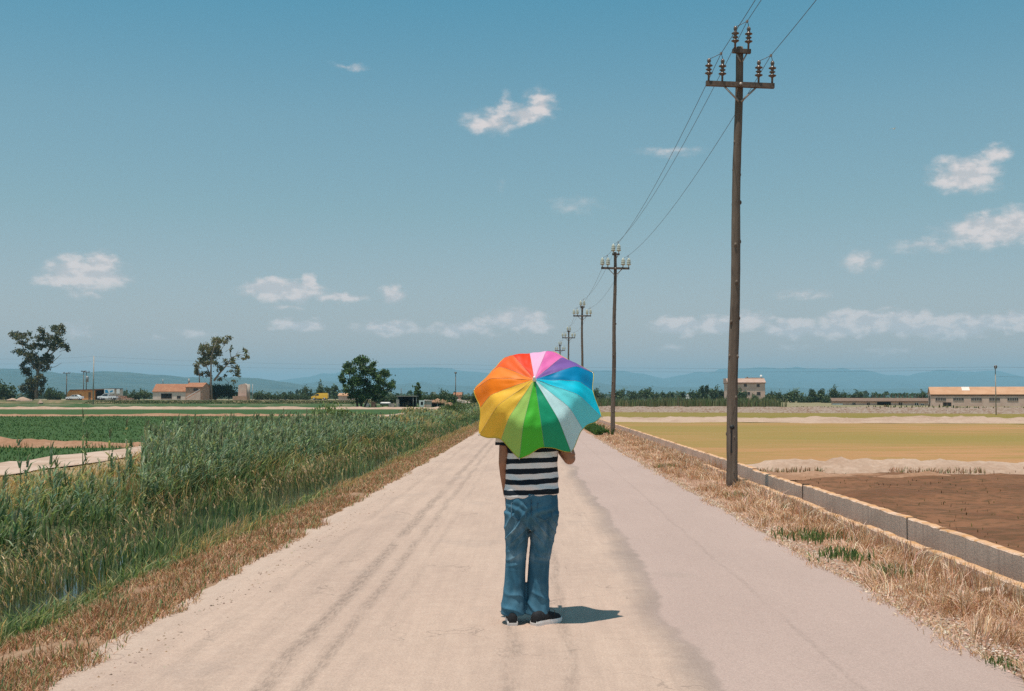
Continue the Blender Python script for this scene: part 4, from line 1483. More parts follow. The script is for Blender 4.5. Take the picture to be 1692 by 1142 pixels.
# far woods that read as one mass
V, Q, C = [], [], []
rng = np.random.default_rng(5)
n = 34000
Yw = rng.uniform(700, 1700, n)
Xw = rng.uniform(-1, 1, n) * (Yw * .62 + 60) + Yw * .0
hmax = np.clip(3.0 + 4.2 * fbm(Xw / 45, Yw / 200, 4, 4), .4, 11)
P = np.stack([Xw, Yw, -1.5 + hmax * rng.uniform(.05, 1, n)], -1)
V, Q, C = leaves_geo(P, 2.6, rng, [(.06, .09, .045), (.08, .105, .055), (.05, .075, .04)], None, 1.4)
np_mesh('woods', V, None, CROWN, col=C, quads=Q)['kind'] = 'stuff'

# reed belt on top of the right-hand bank, weeds on the embankment
p = Plants()
P = scatter(5200, 12, 62, 203, 232, lambda X, Y: np.full(X.shape, -.25), logy=False)
P = P[(P[:, 1] > BK(P[:, 0]) + 4) & (P[:, 0] < 46)]
n = len(P)
H = rn(.9, 1.75, n) * (1 + .25 * fbm(P[:, 0] * .2, P[:, 1] * .2, 8, 3))
p.blades(P, H, np.full(n, .22), lean_of(n, H * .2, .3), [(.17, .19, .09), (.21, .22, .11), (.13, .16, .07), (.26, .24, .13)])
P = scatter(3500, 46, 130, 150, 215, lambda X, Y: np.full(X.shape, -.25), logy=False)
P = P[(P[:, 1] > BK(P[:, 0]) + .6) & (P[:, 1] < BK(P[:, 0]) + 9)]
n = len(P)
p.blades(P, rn(.1, .5, n) * (1 + .8 * fbm(P[:, 0] * .15, P[:, 1] * 0, 28, 2)), np.full(n, .25), lean_of(n, np.full(n, .1), .3), [(.16, .17, .07), (.25, .19, .10), (.11, .13, .05)])
p.build('reed_belt', LEAF)
p = Plants()
P = scatter(9000, -120, -10, 303, 309, lambda X, Y: np.interp(Y, [303, 308.5], [ZL, .66]), logy=False)
n = len(P)
p.blades(P, rn(.08, .34, n) * np.interp(P[:, 1], [303, 306, 309], [1.2, 1, .25]), np.full(n, .2), lean_of(n, np.full(n, .1), .3), [(.10, .125, .045), (.14, .15, .055), (.07, .10, .035), (.20, .16, .08)])
p.build('embankment_weeds', LEAF)

# ------------------------------------------------------------------ buildings
M_PINK = pm('pink_plaster', (.60, .41, .33), (.68, .49, .40), .8, .9, .15)
M_WHITEW = pm('pale_plaster', (.74, .60, .52), (.66, .51, .43), .6, .9, .15)
M_ORANGE = pm('orange_plaster', (.92, .40, .15), (.80, .33, .12), .7, .9, .15)
M_BRICK = pm('rough_brick', (.42, .24, .16), (.52, .33, .24), 1.5, .9, .3)
t = NT('clay_tiles')
w1 = t.n('ShaderNodeTexWave', wave_type='BANDS', bands_direction='X')
w1.inputs['Scale'].default_value = 3.2
t.l(t.obj(), w1.inputs['Vector'])
n1 = t.noise(.7, 5)
n2 = t.noise(5, 4)
M_TILE = t.principled(t.mix(t.ramp(n2, .35, .65), t.mix(t.ramp(n1, .4, .6), (.42, .17, .085), (.50, .23, .12)), (.34, .15, .09)), .9, t.bump(w1.outputs['Fac'], .7, .06))
M_TILE2 = pm('pale_clay_tiles', (.45, .24, .135), (.51, .29, .175), .5, .9, .3, .03)
M_TILE3 = pm('dusty_pink_tiles', (.46, .31, .25), (.40, .26, .20), .8, .9, .3, .03)
M_DARK = pm('dark_interior', (.012, .012, .012), (.025, .022, .02), 2, .9, 0)  # near-black colour, also paints in the shade of open bays and interiors
M_BROWN = pm('brown_trim', (.17, .10, .07), (.22, .14, .10), 2, .9, .2)
M_WHITE = pm('white_paint', (.74, .72, .69), (.80, .78, .75), 2, .6, .05)
M_GREYM = pm('grey_metal', (.30, .30, .29), (.38, .37, .36), 4, .5, .1, metal=.4)
M_GLASSD = NT('dark_glass').principled((.02, .025, .03), .08, None, 0, .6)
M_CONC = pm('grey_concrete', (.36, .31, .27), (.44, .38, .33), 3, .9, .3)
M_WOODP = pm('weathered_pole_wood', (.13, .095, .07), (.22, .165, .125), 4, .9, .5, .01, sc3=(1, 1, .12))


def opening(root, x0, x1, z0, z1, y, kind='window', mullions=0, frame=None, depth=.18):
    """recess-looking opening built into a facade at y: dark leaf set behind a raised frame"""
    w = MB().b2(x0, x1, y - .012, y + .05, z0, z1).build(kind, M_GLASSD if kind == 'window' else M_DARK, root)
    fm = MB()
    tck = .07
    for (a, b, c, d) in ((x0 - tck, x0, z0 - tck, z1 + tck), (x1, x1 + tck, z0 - tck, z1 + tck), (x0, x1, z1, z1 + tck), (x0, x1, z0 - tck, z0)):
        fm.b2(a, b, y - .06, y + .04, c, d)
    fm.build('frame', frame or M_BROWN, w)
    for i in range(mullions):
        xm = x0 + (x1 - x0) * (i + 1) / (mullions + 1)
        MB().b2(xm - .05, xm + .05, y - .035, y + .02, z0, z1).build('mullion', frame or M_BROWN, w)
    return w


def gable_roof(root, x0, x1, y0, y1, ze, zr, mat, ov=.25, th=.12, name='roof'):
    ym = (y0 + y1) / 2
    sl = (zr - ze) / (ym - y0)
    poly = [(y0 - ov, ze - ov * sl), (ym, zr), (y1 + ov, ze - ov * sl), (y1 + ov, ze - ov * sl + th), (ym, zr + th), (y0 - ov, ze - ov * sl + th)]
    return MB().prism(poly, 'x', x0 - ov, x1 + ov).build(name, mat, root)


def gable_walls(root, x0, x1, y0, y1, ze, zr, mat, z0=-.6):
    poly = [(y0, z0), (y1, z0), (y1, ze), ((y0 + y1) / 2, zr), (y0, ze)]
    return MB().prism(poly, 'x', x0, x1).build('wall', mat, root)


# -- tiled house on the left
Yh = 326.0
b = at(252.4, 660.5, Yh)
root = tag(empty('farmhouse', (b.x, Yh, b.z)), 'pale pink farmhouse with red tiled roof and dark garage opening', 'house')
u = Yh / F
W1 = (308 - 252.4) * u
gable_walls(root, 0, W1, 0, 6.5, 2.35, 4.35, M_WHITEW)
gable_roof(root, 0, W1 - .3, 0, 6.5, 2.35, 4.45, M_TILE, .2)
opening(root, 2.45, 5.45, .35, 1.72, 0, 'garage_opening', 0)  # flat dark leaf paints in the shade of the open garage
opening(root, 7.05, 8.0, .35, 1.05, 0)
MB().prism([(-.5, -.6), (7, -.6), (7, 3.6), (3.2, 4.75), (-.5, 3.6)], 'x', W1, W1 + 4.8).build('side_wall', M_BRICK, root)
MB().prism([(-.75, 3.52), (3.2, 4.75), (7.25, 3.52), (7.25, 3.66), (3.2, 4.92), (-.75, 3.66)], 'x', W1 - .15, W1 + 5.0).build('roof', M_TILE, root)
opening(root, W1 + 2.3, W1 + 3.5, 2.55, 3.2, -.5)
st = MB()
for i in range(12):
    st.b2(W1 + .5 + i * .33, W1 + .83 + i * .33, -1.3, -.52, -.5, .3 + i * .19)
st.build('outside_stair', M_PINK, root)
MB().prism([(W1 + .4, .55), (W1 + 4.3, 2.85), (W1 + 4.3, 3.0), (W1 + .4, .72)], 'y', -1.36, -1.30).build('handrail', M_WHITE, root)
MB().tube([(1.6, 3.2, 4.4), (1.75, 3.2, 5.9)], .05, 5).tube([(2.1, 3.2, 4.4), (1.82, 3.2, 5.9)], .05, 5).tube([(1.4, 3.2, 5.55), (2.2, 3.2, 5.55)], .03, 5).build('roof_mast', M_GREYM, root)
MB().tube([(9.3, 3.6, 4.7), (9.3, 3.6, 6.1)], .22, 8).build('chimney', M_CONC, root)

# -- ruined tower beside it
b = at(393, 661, 330)
root = tag(empty('ruined_tower', (b.x, 330, b.z)), 'stump of a pink ruined tower right of the ivy thicket', 'ruin')
MB().prism([(0, -.3), (2.5, -.3), (2.5, 4.5), (1.9, 4.75), (.9, 4.55), (.1, 4.3)], 'y', 0, 2.2).build('wall', M_PINK, root)
MB().tube([(2.6, 1.0, 0), (2.6, 1.0, 4.6)], [.75, .7], 12).build('round_wall', M_CONC, root)
MB().b2(-1.2, 2.9, -1.2, -.2, -.3, 1.1).build('low_wall', M_BRICK, root)

# -- orange shed
Ys = 328.0
u = Ys / F
b = at(112.6, 660.8, Ys)
root = tag(empty('roadside_shed', (b.x, Ys, b.z)), 'long orange plastered shed with sagging roof and open dark bay', 'shed')
X1, X2, X3 = 43.5 * u, 60 * u, 79 * u
MB().prism([(-.4, -.4), (X1, -.4), (X1, 2.75), (X1 * .6, 3.0), (.9, 2.95), (.0, 2.5), (-.4, 1.2)], 'y', 0, 6).build('wall', M_ORANGE, root)
MB().prism([(.2, 2.95), (X1 * .6, 3.05), (X3, 3.35), (X3, 3.12), (X1, 2.78), (.6, 2.72)], 'y', -.35, 6).build('roof', M_BROWN, root)
MB().b2(X1 - .02, X2, 1.4, 6, -.4, 2.9).build('bay_shade', M_DARK, root)  # solid near-black block painted as the shade within the bay
MB().b2(X1 - .25, X1 + .1, -.3, .2, -.4, 2.8).build('post', M_ORANGE, root)
MB().b2(X2, X3, .6, 6, -.4, 3.05).build('side_wall', M_WHITEW, root)
d_ = MB().prism([(3.1, -.2), (3.9, -.2), (3.9, 1.2), (3.75, 1.5), (3.5, 1.62), (3.25, 1.5), (3.1, 1.2)], 'y', -.03, .1).build('door', M_DARK, root)
MB().b2(5.9, 6.6, -.05, .05, -.2, 2.2).build('door', M_BROWN, root)
b = at(172, 658, 323)
root = tag(empty('roadside_sign', (b.x, 323, b.z)), 'white and blue hoarding beside the orange shed', 'sign')
MB().b2(0, 2.9, 0, .1, 1.35, 2.6).build('panel', M_WHITE, root)
pb = NT('sign_blue').principled((.05, .30, .50), .5)
MB().prism([(.3, 1.5), (1.3, 1.5), (.9, 2.45), (.2, 2.3)], 'y', -.02, -.001).build('blue_shape', pb, root)
MB().prism([(1.7, 1.6), (2.5, 1.9), (2.5, 2.3), (1.6, 2.0)], 'y', -.02, -.001).build('blue_shape', pb, root)
for x in (.2, 2.7):
    MB().b2(x - .05, x + .05, .1, .2, -.3, 2.5).build('post', M_GREYM, root)
b = at(195, 651, 323)
root = tag(empty('notice_board', (b.x, 323, b.z - 1.2)), 'small plain white board right of the blue and white hoarding', 'sign')
MB().b2(-.45, .45, 0, .08, 1.3, 2.6).build('panel', M_WHITE, root)
MB().b2(-.05, .05, .08, .16, 0, 2.5).build('post', M_GREYM, root)
b = at(206, 661, 320)
mb = MB()
for i in range(26):
    r_ = _tr
    mb.box((r_.uniform(-2.2, 2.4), r_.uniform(-.8, .8), r_.uniform(0, .25)), (r_.uniform(.4, 1), r_.uniform(.4, .9), r_.uniform(.3, .9)), r_.uniform(0, 3))
for i in range(12):
    mb.box((_tr.uniform(-1.4, .2), _tr.uniform(-.5, .5), _tr.uniform(.5, 1.0)), (_tr.uniform(.4, .9), .6, _tr.uniform(.3, .6)), _tr.uniform(0, 3))
o = mb.build('rubble_heap', M_BRICK)
o.location = (b.x, 320, b.z)
tag(o, 'heap of pinkish rubble between the pickup and the tiled house', 'rubble', None, 'stuff')

# -- dirt heaps at the far left field edge
for (px, py, Y, w, h, lab) in ((38, 661.5, 290, 2.2, .9, 'pale earth heap left of the eucalyptus trunk'), (67, 666, 275, .65, .75, 'pale boulder on the field bank below the eucalyptus'), (20, 661.5, 292, 1.6, .55, 'small reddish earth heap at the left frame edge')):
    b = at(px, py, Y)
    bm = bmesh.new()
    bmesh.ops.create_icosphere(bm, subdivisions=3, radius=1)
    for v in bm.verts:
        q = 1 + .25 * mnoise.noise(v.co * 1.4 + Vector((px, 0, 0))) + .1 * mnoise.noise(v.co * 4)
        rr0 = min(1.0, math.hypot(v.co.x, v.co.y))
        v.co = Vector((v.co.x * w * q, v.co.y * w * .8 * q, (h * 1.1 * (1 - rr0 ** 1.15) * q if v.co.z > -.05 else -.25)))
    me = bpy.data.meshes.new('earth_heap')
    bm.to_mesh(me)
    bm.free()
    o = link('earth_heap', me, None, M_DIRT)
    o.location = b
    tag(o, lab, 'heap')

# -- open shed and farm clutter by the big dark tree
Yq = 206.0
u = Yq / F
b = at(657, 672.5, Yq)
root = tag(empty('open_shed', (b.x, Yq, ZL)), 'low open shed with flat roof and black interior', 'shed')
W = 30 * u
MB().b2(.05, W - .05, 2.2, 2.3, 0, 1.9).build('back_wall', M_DARK, root)  # inner walls coloured near-black to give the shade under the roof
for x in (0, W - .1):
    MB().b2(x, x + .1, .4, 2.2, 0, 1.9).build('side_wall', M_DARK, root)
MB().box((W / 2, 1.1, 2.0), (W + .5, 2.8, .12)).build('roof', M_CONC, root)
for x in (.05, W * .86, W + .12):
    MB().tube([(x, -.1, 0), (x, -.1, 1.95)], .07, 6).build('post', M_CONC, root)
for i in range(3):
    MB().box((.9 + i * .45, 1.2, .35 + .1 * i), (.3, .3, .7 + .2 * i), .3 * i).build('stored_crate', M_BROWN, root)
b = at(637, 669.5, 205)
root = tag(empty('storage_tank', (b.x, 205, ZL)), 'grey horizontal cylindrical tank left of the open shed', 'tank')
MB().lathe((-.95, 0, .62), [(.05, -.02), (.25, .0), (.32, .12), (.33, .3), (.33, 1.6), (.32, 1.78), (.25, 1.9), (.05, 1.92)], 14, up=(1, 0, 0)).build('shell', M_GREYM, root)
for x in (-.5, .5):
    MB().b2(x - .06, x + .06, -.25, .25, 0, .34).build('cradle', M_BROWN, root)
b = at(697, 672, 203)
root = tag(empty('white_bin', (b.x, 203, ZL)), 'white square bin with dark opening right of the open shed', 'bin')
MB().prism([(-.42, .1), (.38, .1), (.48, 1.25), (-.5, 1.25)], 'y', 0, .9).build('body', M_WHITE, root)
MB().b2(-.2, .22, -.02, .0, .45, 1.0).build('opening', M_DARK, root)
b = at(707, 672, 204)
root = tag(empty('low_pump_house', (b.x, 204, ZL)), 'tiny pinkish pump house right of the white bin', 'hut')
MB().b2(-.5, .6, 0, 1.2, 0, 1.15).build('wall', M_PINK, root)
MB().prism([(-.65, 1.15), (.75, 1.15), (.75, 1.25), (-.65, 1.35)], 'y', -.1, 1.3).build('roof', M_WHITEW, root)
b = at(723, 672, 206)
root = tag(empty('lean_to', (b.x, 206, ZL)), 'low brown lean-to with dark underside before the earth mound', 'shed')
MB().prism([(-1.3, .75), (1.3, .85), (1.3, .95), (-1.3, .88)], 'y', -.4, 1.6).build('roof', M_BROWN, root)
for x in (-1.2, 0, 1.2):
    MB().b2(x - .06, x + .06, -.3, -.2, 0, .8).build('post', M_CONC, root)
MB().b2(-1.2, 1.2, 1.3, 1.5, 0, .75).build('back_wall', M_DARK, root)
berm('earth_mound', at(700, 660, 212).x, at(752, 660, 212).x, lambda X: 212 + 0 * X, 2.0, 1.35, ZL, M_REDDIRT, 88, 40, lump=.25, hx=lambda X: np.sin(np.clip((X - at(700, 660, 212).x) / (at(752, 660, 212).x - at(700, 660, 212).x), 0, 1) * math.pi) ** .6)
b = at(768, 668, 215)
root = tag(empty('pale_canopy', (b.x, 215, .1)), 'pale sloping roof of a low shelter left of the umbrella', 'shelter')
MB().prism([(-1.5, .3), (1.2, .3), (1.2, .42), (-1.5, 1.0)], 'y', 0, 3).build('roof', M_WHITEW, root)
for x in (-1.4, 1.1):
    MB().b2(x - .05, x + .05, .05, .15, -.6, .4).build('post', M_CONC, root)
for i, (px, w, h, m, lab) in enumerate(((606, .9, .8, M_GREYM, 'grey scrap box under the big dark tree'), (617, .8, 1.0, M_BROWN, 'brown scrap box under the big dark tree'), (657, .5, 1.4, M_CONC, 'pale stacked blocks at the left post of the open shed'), (647, 1.0, .7, M_CONC, 'low pale block pile between tank and open shed'))):
    b = at(px, 672, 204)
    o = MB().box((0, 0, h * .5), (w, .6, h), .2).box((w * .3, -.2, h * .25), (w * .6, .8, h * .5), -.2).build('scrap_pile', m)
    o.location = (b.x, 204, ZL)
    tag(o, lab, 'scrap')
b = at(756, 664, 455)
root = tag(empty('small_house', (b.x, 455, b.z)), 'tiny salmon pink house far off left of the umbrella', 'house')
gable_walls(root, -1.7, 1.7, 0, 4, 2.6, 3.6, pm('salmon_plaster', (.62, .30, .22), (.56, .27, .20), 1, .9, .1))
gable_roof(root, -1.7, 1.7, 0, 4, 2.6, 3.7, M_TILE, .15)
opening(root, -.4, .3, .9, 1.7, 0)
# low hedge behind the clutter
for i in range(9):
    far_tree(628 + i * 14.5 + (i % 3) * 2, 651 + (i * 7 % 4), 667, 22, 236, 'bushy', 'hedge bush, %s from the left in the low hedge behind the open shed' % ORD[i], 'hedge behind the open shed', 'hedge_bush')
for i in range(8):
    far_tree(430 + i * 10.5, 650 + (i * 5 % 4), 661.5, 14, 360, 'bushy', 'low dark bush, %s from the left in the row before the yellow van' % ORD[i], 'bush row along the far road', 'roadside_bush')
b = at(576, 660, 380)
root = tag(empty('long_barn', (b.x, 380, .3)), 'distant long pink barn left of the big dark tree', 'barn')
gable_walls(root, -3.4, 3.2, 0, 5, 1.7, 2.3, M_PINK)
gable_roof(root, -3.4, 3.2, 0, 5, 1.7, 2.4, M_TILE2)

# -- three storey house on the right
Y3 = 402.0
u = Y3 / F
b = at(1203, 668, Y3)
root = tag(empty('block_house', (b.x, Y3, b.z)), 'three storey pale pink house behind the nearest utility pole', 'house')
W = (1264 - 1203) * u
H = (668 - 633.5) * u
MB().b2(0, W, 0, 8, -.5, H).build('wall', M_PINK, root)
MB().prism([(-.35, H + .12), (-.35, H + .3), (2.5, H + 1.75), (8, H + 1.8), (8, H + .12)], 'x', -.25, W + .25).build('roof', M_TILE3, root)
MB().b2(-.3, W + .3, -.4, 8.2, H - .05, H + .115).build('cornice', M_BROWN, root)
for (x0, x1, y0, y1, mu) in ((1229.4, 1234, 634.8, 639.2, 0), (1250.4, 1254.9, 635.2, 639.6, 0), (1227.8, 1239, 647.9, 652.9, 2), (1250.4, 1256.2, 647.9, 653.4, 0)):
    opening(root, (x0 - 1203) * u, (x1 - 1203) * u, (668 - y1) * u, (668 - y0) * u, 0, 'window', mu, M_CONC)
opening(root, (1251.8 - 1203) * u, (1257 - 1203) * u, -.3, (668 - 662.5) * u, 0, 'door')
for x, h in ((1220.7, .75), (1237.5, .5)):
    MB().b2((x - 1203) * u - .18, (x - 1203) * u + .18, 2.6, 3.0, H + 1.7, H + 1.8 + h).build('chimney', M_BROWN, root)
MB().b2(6.5, W, 2.4, 2.7, H + 1.7, H + 2.0).build('parapet', M_BRICK, root)
MB().lathe(((1260 - 1203) * u, 2.6, H + 2.55), [(.05, 0), (.3, .06), (.42, .16), (.42, .18), (.05, .02)], 12, up=(-.3, -1, .3)).tube([((1260 - 1203) * u, 2.75, H + 1.7), ((1260 - 1203) * u, 2.75, H + 2.6)], .04, 5).build('satellite_dish', M_WHITE, root)
o = MB().b2(0, 3, 0, 2, 0, 1.6).prism([(-.2, 1.6), (3.2, 1.6), (1.5, 2.2)], 'y', -.1, 2.1).build('far_cottage', M_WHITE)
b = at(1133, 659, 600)
o.location = (b.x, 600, b.z)
tag(o, 'white speck of a cottage far off between slim trees and conifers', 'house')

# -- long low building and warehouse on the right
Yl = 258.0
u = Yl / F
ang = -.20
b = at(1376, 675, Yl)
root = tag(empty('low_building', (b.x, Yl, b.z), ang), 'long low outbuilding with brown roof before the palms', 'building')
L = (1528 - 1376) * u * 1.05
MB().b2(0, L, 0, 5, -.5, 1.55).build('wall', M_PINK, root)
MB().prism([(-.3, 1.5), (-.3, 1.68), (5.2, 2.35), (5.2, 1.5)], 'x', -.2, L + .2).build('roof', M_BROWN, root)
for (a, c, z0, z1, k) in ((4.3, 4.9, .75, 1.25, 'window'), (7.4, 8.0, .75, 1.3, 'window'), (9.6, 12.5, .1, 1.5, 'gate'), (14.2, 14.9, .75, 1.3, 'window'), (17.6, 18.3, .4, 1.25, 'window'), (18.8, 19.5, .35, 1.0, 'window')):
    opening(root, a, c, z0, z1, 0, k, 1 if k == 'window' else 0, M_WHITE if a > 17 else M_CONC)
MB().b2(-.1, 2.2, -.15, -.001, -.3, 1.1).build('white_panel', M_WHITE, root)

Yw_ = 236.0
u = Yw_ / F
ang = -.27
b = at(1538.5, 675, Yw_)
root = tag(empty('warehouse', (b.x, Yw_, b.z), ang), 'long brick warehouse with pale tiled roof at the right edge', 'warehouse')
L, ZE, ZG = 44.0, 2.85, 4.35
gable_walls(root, 0, L, 0, 8.5, ZE, ZG, M_PINK)
gable_roof(root, 0, L, 0, 8.5, ZE + .02, ZG + .02, M_TILE2, .15, .1)
MB().b2(0, L, -.07, -.001, ZE - .28, ZE - .03).build('eave_band', M_BROWN, root)
for i in range(10):
    x0 = .9 + i * 3.42
    opening(root, x0, x0 + 1.95, 1.62, 2.18, 0, 'window', 5, M_CONC)
wd = opening(root, 2.35, 3.85, .15, 1.2, 0, 'window', 1, M_BROWN)
MB().b2(-.06, .05, 3.5, 5.0, -.3, 2.6).build('gable_door', M_DARK, root)
MB().prism([(2.0, 3.66), (4.1, 4.40), (4.1, 4.46), (2.0, 3.72)], 'x', 6.2, 7.7).build('roof_patch', M_WHITEW, root)

# ------------------------------------------------------------------ vehicles on the far road
M_TYRE = pm('tyre_rubber', (.015, .015, .015), (.025, .025, .025), 10, .8, .1)
M_HUB = NT('wheel_hub').principled((.45, .45, .45), .35, None, .7)


def paint(name, c):
    t = NT(name)
    return t.principled(t.mix(t.ramp(t.noise(2, 3), .3, .7, 0, .12), c, (.3, .25, .2)), .32, None, 0, .5)


def wheels(root, xs, r, w):
    for x in xs:
        for y in (-w / 2, w / 2):
            wh = MB().lathe((x, y - .09, r), [(r * .6, 0), (r, .02), (r, .16), (r * .6, .18)], 16, up=(0, 1, 0)).build('wheel', M_TYRE, root)
            MB().lathe((x, y - .10, r), [(.02, 0), (r * .58, .005), (r * .58, .195), (.02, .2)], 12, up=(0, 1, 0)).build('rim', M_HUB, wh)


def side_body(root, outline, w, mat, name='body', inset=.0):
    """side outline (x, z) with slightly tumblehome flanks"""
    n = len(outline)
    zs = [z for _, z in outline]
    zt = max(zs)
    vs = []
    for s in (-1, 1):
        for (x, z) in outline:
            k = w / 2 - inset - .16 * max(0, z - .85) / max(.1, zt - .85)
            vs.append((x, s * k, z))
    fs = [tuple(range(n)), tuple(range(n, 2 * n))[::-1]] + [(i + n, (i + 1) % n + n, (i + 1) % n, i) for i in range(n)]
    return MB().add(vs, fs).build(name, mat, root)


def glass_side(root, poly, w, zt):
    for s in (-1, 1):
        vs = [(x, s * (w / 2 + .006 - .16 * max(0, z - .85) / max(.1, zt - .85)), z) for (x, z) in poly]
        n = len(vs)
        MB().add(vs, [tuple(range(n)) if s < 0 else tuple(range(n))[::-1]]).build('side_window', M_GLASSD, root)


def lamps(root, x, z, w, mat, name):
    for y in (-w / 2 + .22, w / 2 - .22):
        MB().box((x, y, z), (.06, .26, .14)).build(name, mat, root)


M_LAMPG = NT('lamp_glass').principled((.7, .7, .68), .15, None, 0, .6)
M_RED = NT('red_lens').principled((.45, .02, .02), .2, None, 0, .6)

b = at(123.8, 661, 313)
root = tag(empty('parked_sedan', (b.x, 313, .745)), 'white sedan parked before the orange shed', 'car')
WP = paint('white_car_paint', (.78, .78, .77))
side_body(root, [(-2.2, .35), (-2.25, .6), (-2.1, .78), (-1.1, .92), (-.45, 1.36), (.75, 1.40), (1.5, 1.0), (2.15, .95), (2.25, .6), (2.15, .32)], 1.75, WP)
glass_side(root, [(-.98, .95), (-.42, 1.30), (.1, 1.33), (.1, .95)], 1.75, 1.4)
glass_side(root, [(.18, .95), (.18, 1.33), (.72, 1.33), (1.28, .98)], 1.75, 1.4)
wheels(root, (-1.4, 1.38), .32, 1.6)
lamps(root, -2.22, .66, 1.7, M_LAMPG, 'headlight')
lamps(root, 2.22, .75, 1.7, M_RED, 'tail_light')
MB().box((-2.27, 0, .42), (.12, 1.6, .16)).build('bumper', WP, root)

b = at(178, 661, 313)
root = tag(empty('pickup_truck', (b.x, 313, .745)), 'white pickup parked at the dark bay of the orange shed', 'truck')
side_body(root, [(-2.6, .45), (-2.62, .85), (-2.45, 1.0), (-1.5, 1.08), (-.85, 1.68), (.35, 1.72), (.45, 1.1), (.45, .45)], 1.8, WP, 'cab')
MB().b2(.5, 2.6, -.88, .88, .55, 1.12).build('load_bed', WP, root)
MB().b2(.55, 2.5, -.8, .8, 1.12, 1.30).build('load', M_BROWN, root)
glass_side(root, [(-1.4, 1.1), (-.82, 1.60), (.28, 1.64), (.28, 1.1)], 1.8, 1.72)
wheels(root, (-1.75, 1.65), .38, 1.66)
lamps(root, -2.63, .78, 1.75, M_LAMPG, 'headlight')
lamps(root, 2.63, .85, 1.75, M_RED, 'tail_light')

b = at(528.5, 661.5, 312)
root = tag(empty('delivery_van', (b.x, 312, .745)), 'bright yellow panel van driving left on the far road', 'van')
YP = paint('yellow_van_paint', (.85, .47, .03))
side_body(root, [(-2.25, .38), (-2.28, .75), (-2.1, .95), (-1.35, 1.12), (-.75, 1.72), (-.2, 1.86), (2.2, 1.88), (2.28, 1.4), (2.28, .38)], 1.8, YP)
glass_side(root, [(-1.2, 1.15), (-.72, 1.62), (-.15, 1.68), (-.15, 1.15)], 1.8, 1.88)
wheels(root, (-1.45, 1.4), .34, 1.68)
lamps(root, -2.26, .78, 1.75, M_LAMPG, 'headlight')
lamps(root, 2.27, .95, 1.75, M_RED, 'tail_light')
MB().box((-2.3, 0, .45), (.14, 1.7, .22)).build('bumper', M_TYRE, root)
MB().box((2.3, 0, .45), (.12, 1.7, .22)).build('bumper', M_TYRE, root)
MB().box((-1.0, -.98, 1.18), (.16, .14, .2)).build('side_mirror', M_TYRE, root)


# ================================================================== channel walls, power line
t = NT('channel_concrete')
xyz = t.xyz()
n1 = t.noise(1.6, 5, .65, sc3=(1, .35, 1.2))
n2 = t.noise(30, 4, .7)
streak = t.noise(5.0, 4, .6, sc3=(1, 1, .12))
board = t.noise(3.2, 3, .8, sc3=(.01, 2.2, .02))
c = t.mix(t.ramp(n1, .35, .65), (.78, .55, .42), (.66, .46, .35))
c = t.mix(t.ramp(t.math('ABSOLUTE', t.math('SUBTRACT', board, .5)), .014, .004, 0, .5), c, (.38, .27, .22))
c = t.mix(t.ramp(streak, .52, .68, 0, .45), c, (.46, .33, .26))
lich = t.ramp(t.math('ADD', xyz[2], t.math('MULTIPLY', t.math('SUBTRACT', t.noise(9, 4, .7), .5), .05)), -.020, -.002)
c = t.mix(t.math('MULTIPLY', lich, t.ramp(t.noise(3.5, 4), .35, .62, .45, .95)), c, (.52, .25, .09))
stain = t.ramp(t.math('ADD', xyz[2], t.math('MULTIPLY', t.noise(2.5, 4), .2)), -.30, -.16)
c = t.mix(t.math('SUBTRACT', .55, t.math('MULTIPLY', stain, .55)), c, (.58, .37, .25))
M_CHAN = t.principled(c, .92, t.bump(t.math('ADD', n2, t.math('MULTIPLY', streak, 1.5)), .35, .012))


def panel_mesh(L, T, H, seed):
    """one precast panel, its top at z = 0, running along y, with shallow board marks"""
    rng = random.Random(seed)
    nb = 12
    vs, fs = [], []
    for i in range(nb + 1):
        y = L * i / nb
        for j in (0, 1):
            if i in (0, nb) and False:
                continue
        dx = rng.uniform(-.003, .003)
        top = rng.uniform(-.010, .006)
        vs += [(-T / 2 + dx, y, -H), (-T / 2 + dx, y, top - .012), (-T / 2 + .012, y, top), (T / 2 - .012, y, top), (T / 2, y, top - .012), (T / 2, y, -H)]
    for i in range(nb):
        a, b = i * 6, (i + 1) * 6
        for k in range(5):
            fs.append((a + k, a + k + 1, b + k + 1, b + k))
    fs.append((5, 4, 3, 2, 1, 0))
    m = nb * 6
    fs.append((m, m + 1, m + 2, m + 3, m + 4, m + 5))
    return MB().add(vs, fs).mesh('wall_panel')


PAN = [panel_mesh(1.993, .10, .55, i) for i in range(4)]
for m in PAN:
    m.materials.append(M_CHAN)
rr = random.Random(3)
root = tag(empty('channel_wall', (4.30, 2.0, .0)), 'tall grey concrete channel wall with orange lichen along its top', 'wall')
y = 0.0
i = 0
while y < 150:
    o = link('wall_panel', PAN[rr.randrange(4)], root)
    o.location = (rr.uniform(-.003, .003), y, .185 + rr.uniform(-.004, .004) + (-.03 if 15.5 < y < 19.0 else 0))
    o.rotation_euler = (0, rr.uniform(-.004, .004), rr.uniform(-.0015, .0015))
    y += 2.0
    i += 1
for yy in (11.0, 15.95, 22.0):       # darker joint fillers between panels
    MB().b2(-.056, .056, yy - .006, yy + .006, -.4, .19).build('joint_filler', pm('joint_tar', (.05, .045, .04), (.09, .08, .07), 8, .9, .2), root)
root = tag(empty('channel_wall', (3.78, 3.0, .0)), 'low concrete channel wall half sunk in straw beside the pole', 'wall')
for k in range(11):
    o = link('wall_panel', PAN[rr.randrange(4)], root)
    o.location = (rr.uniform(-.012, .012) + (.02 if k % 3 == 0 else 0), k * 2.0, .105 + rr.uniform(-.012, .006))
    o.rotation_euler = (rr.uniform(-.004, .004), rr.uniform(-.015, .015), rr.uniform(-.004, .004))

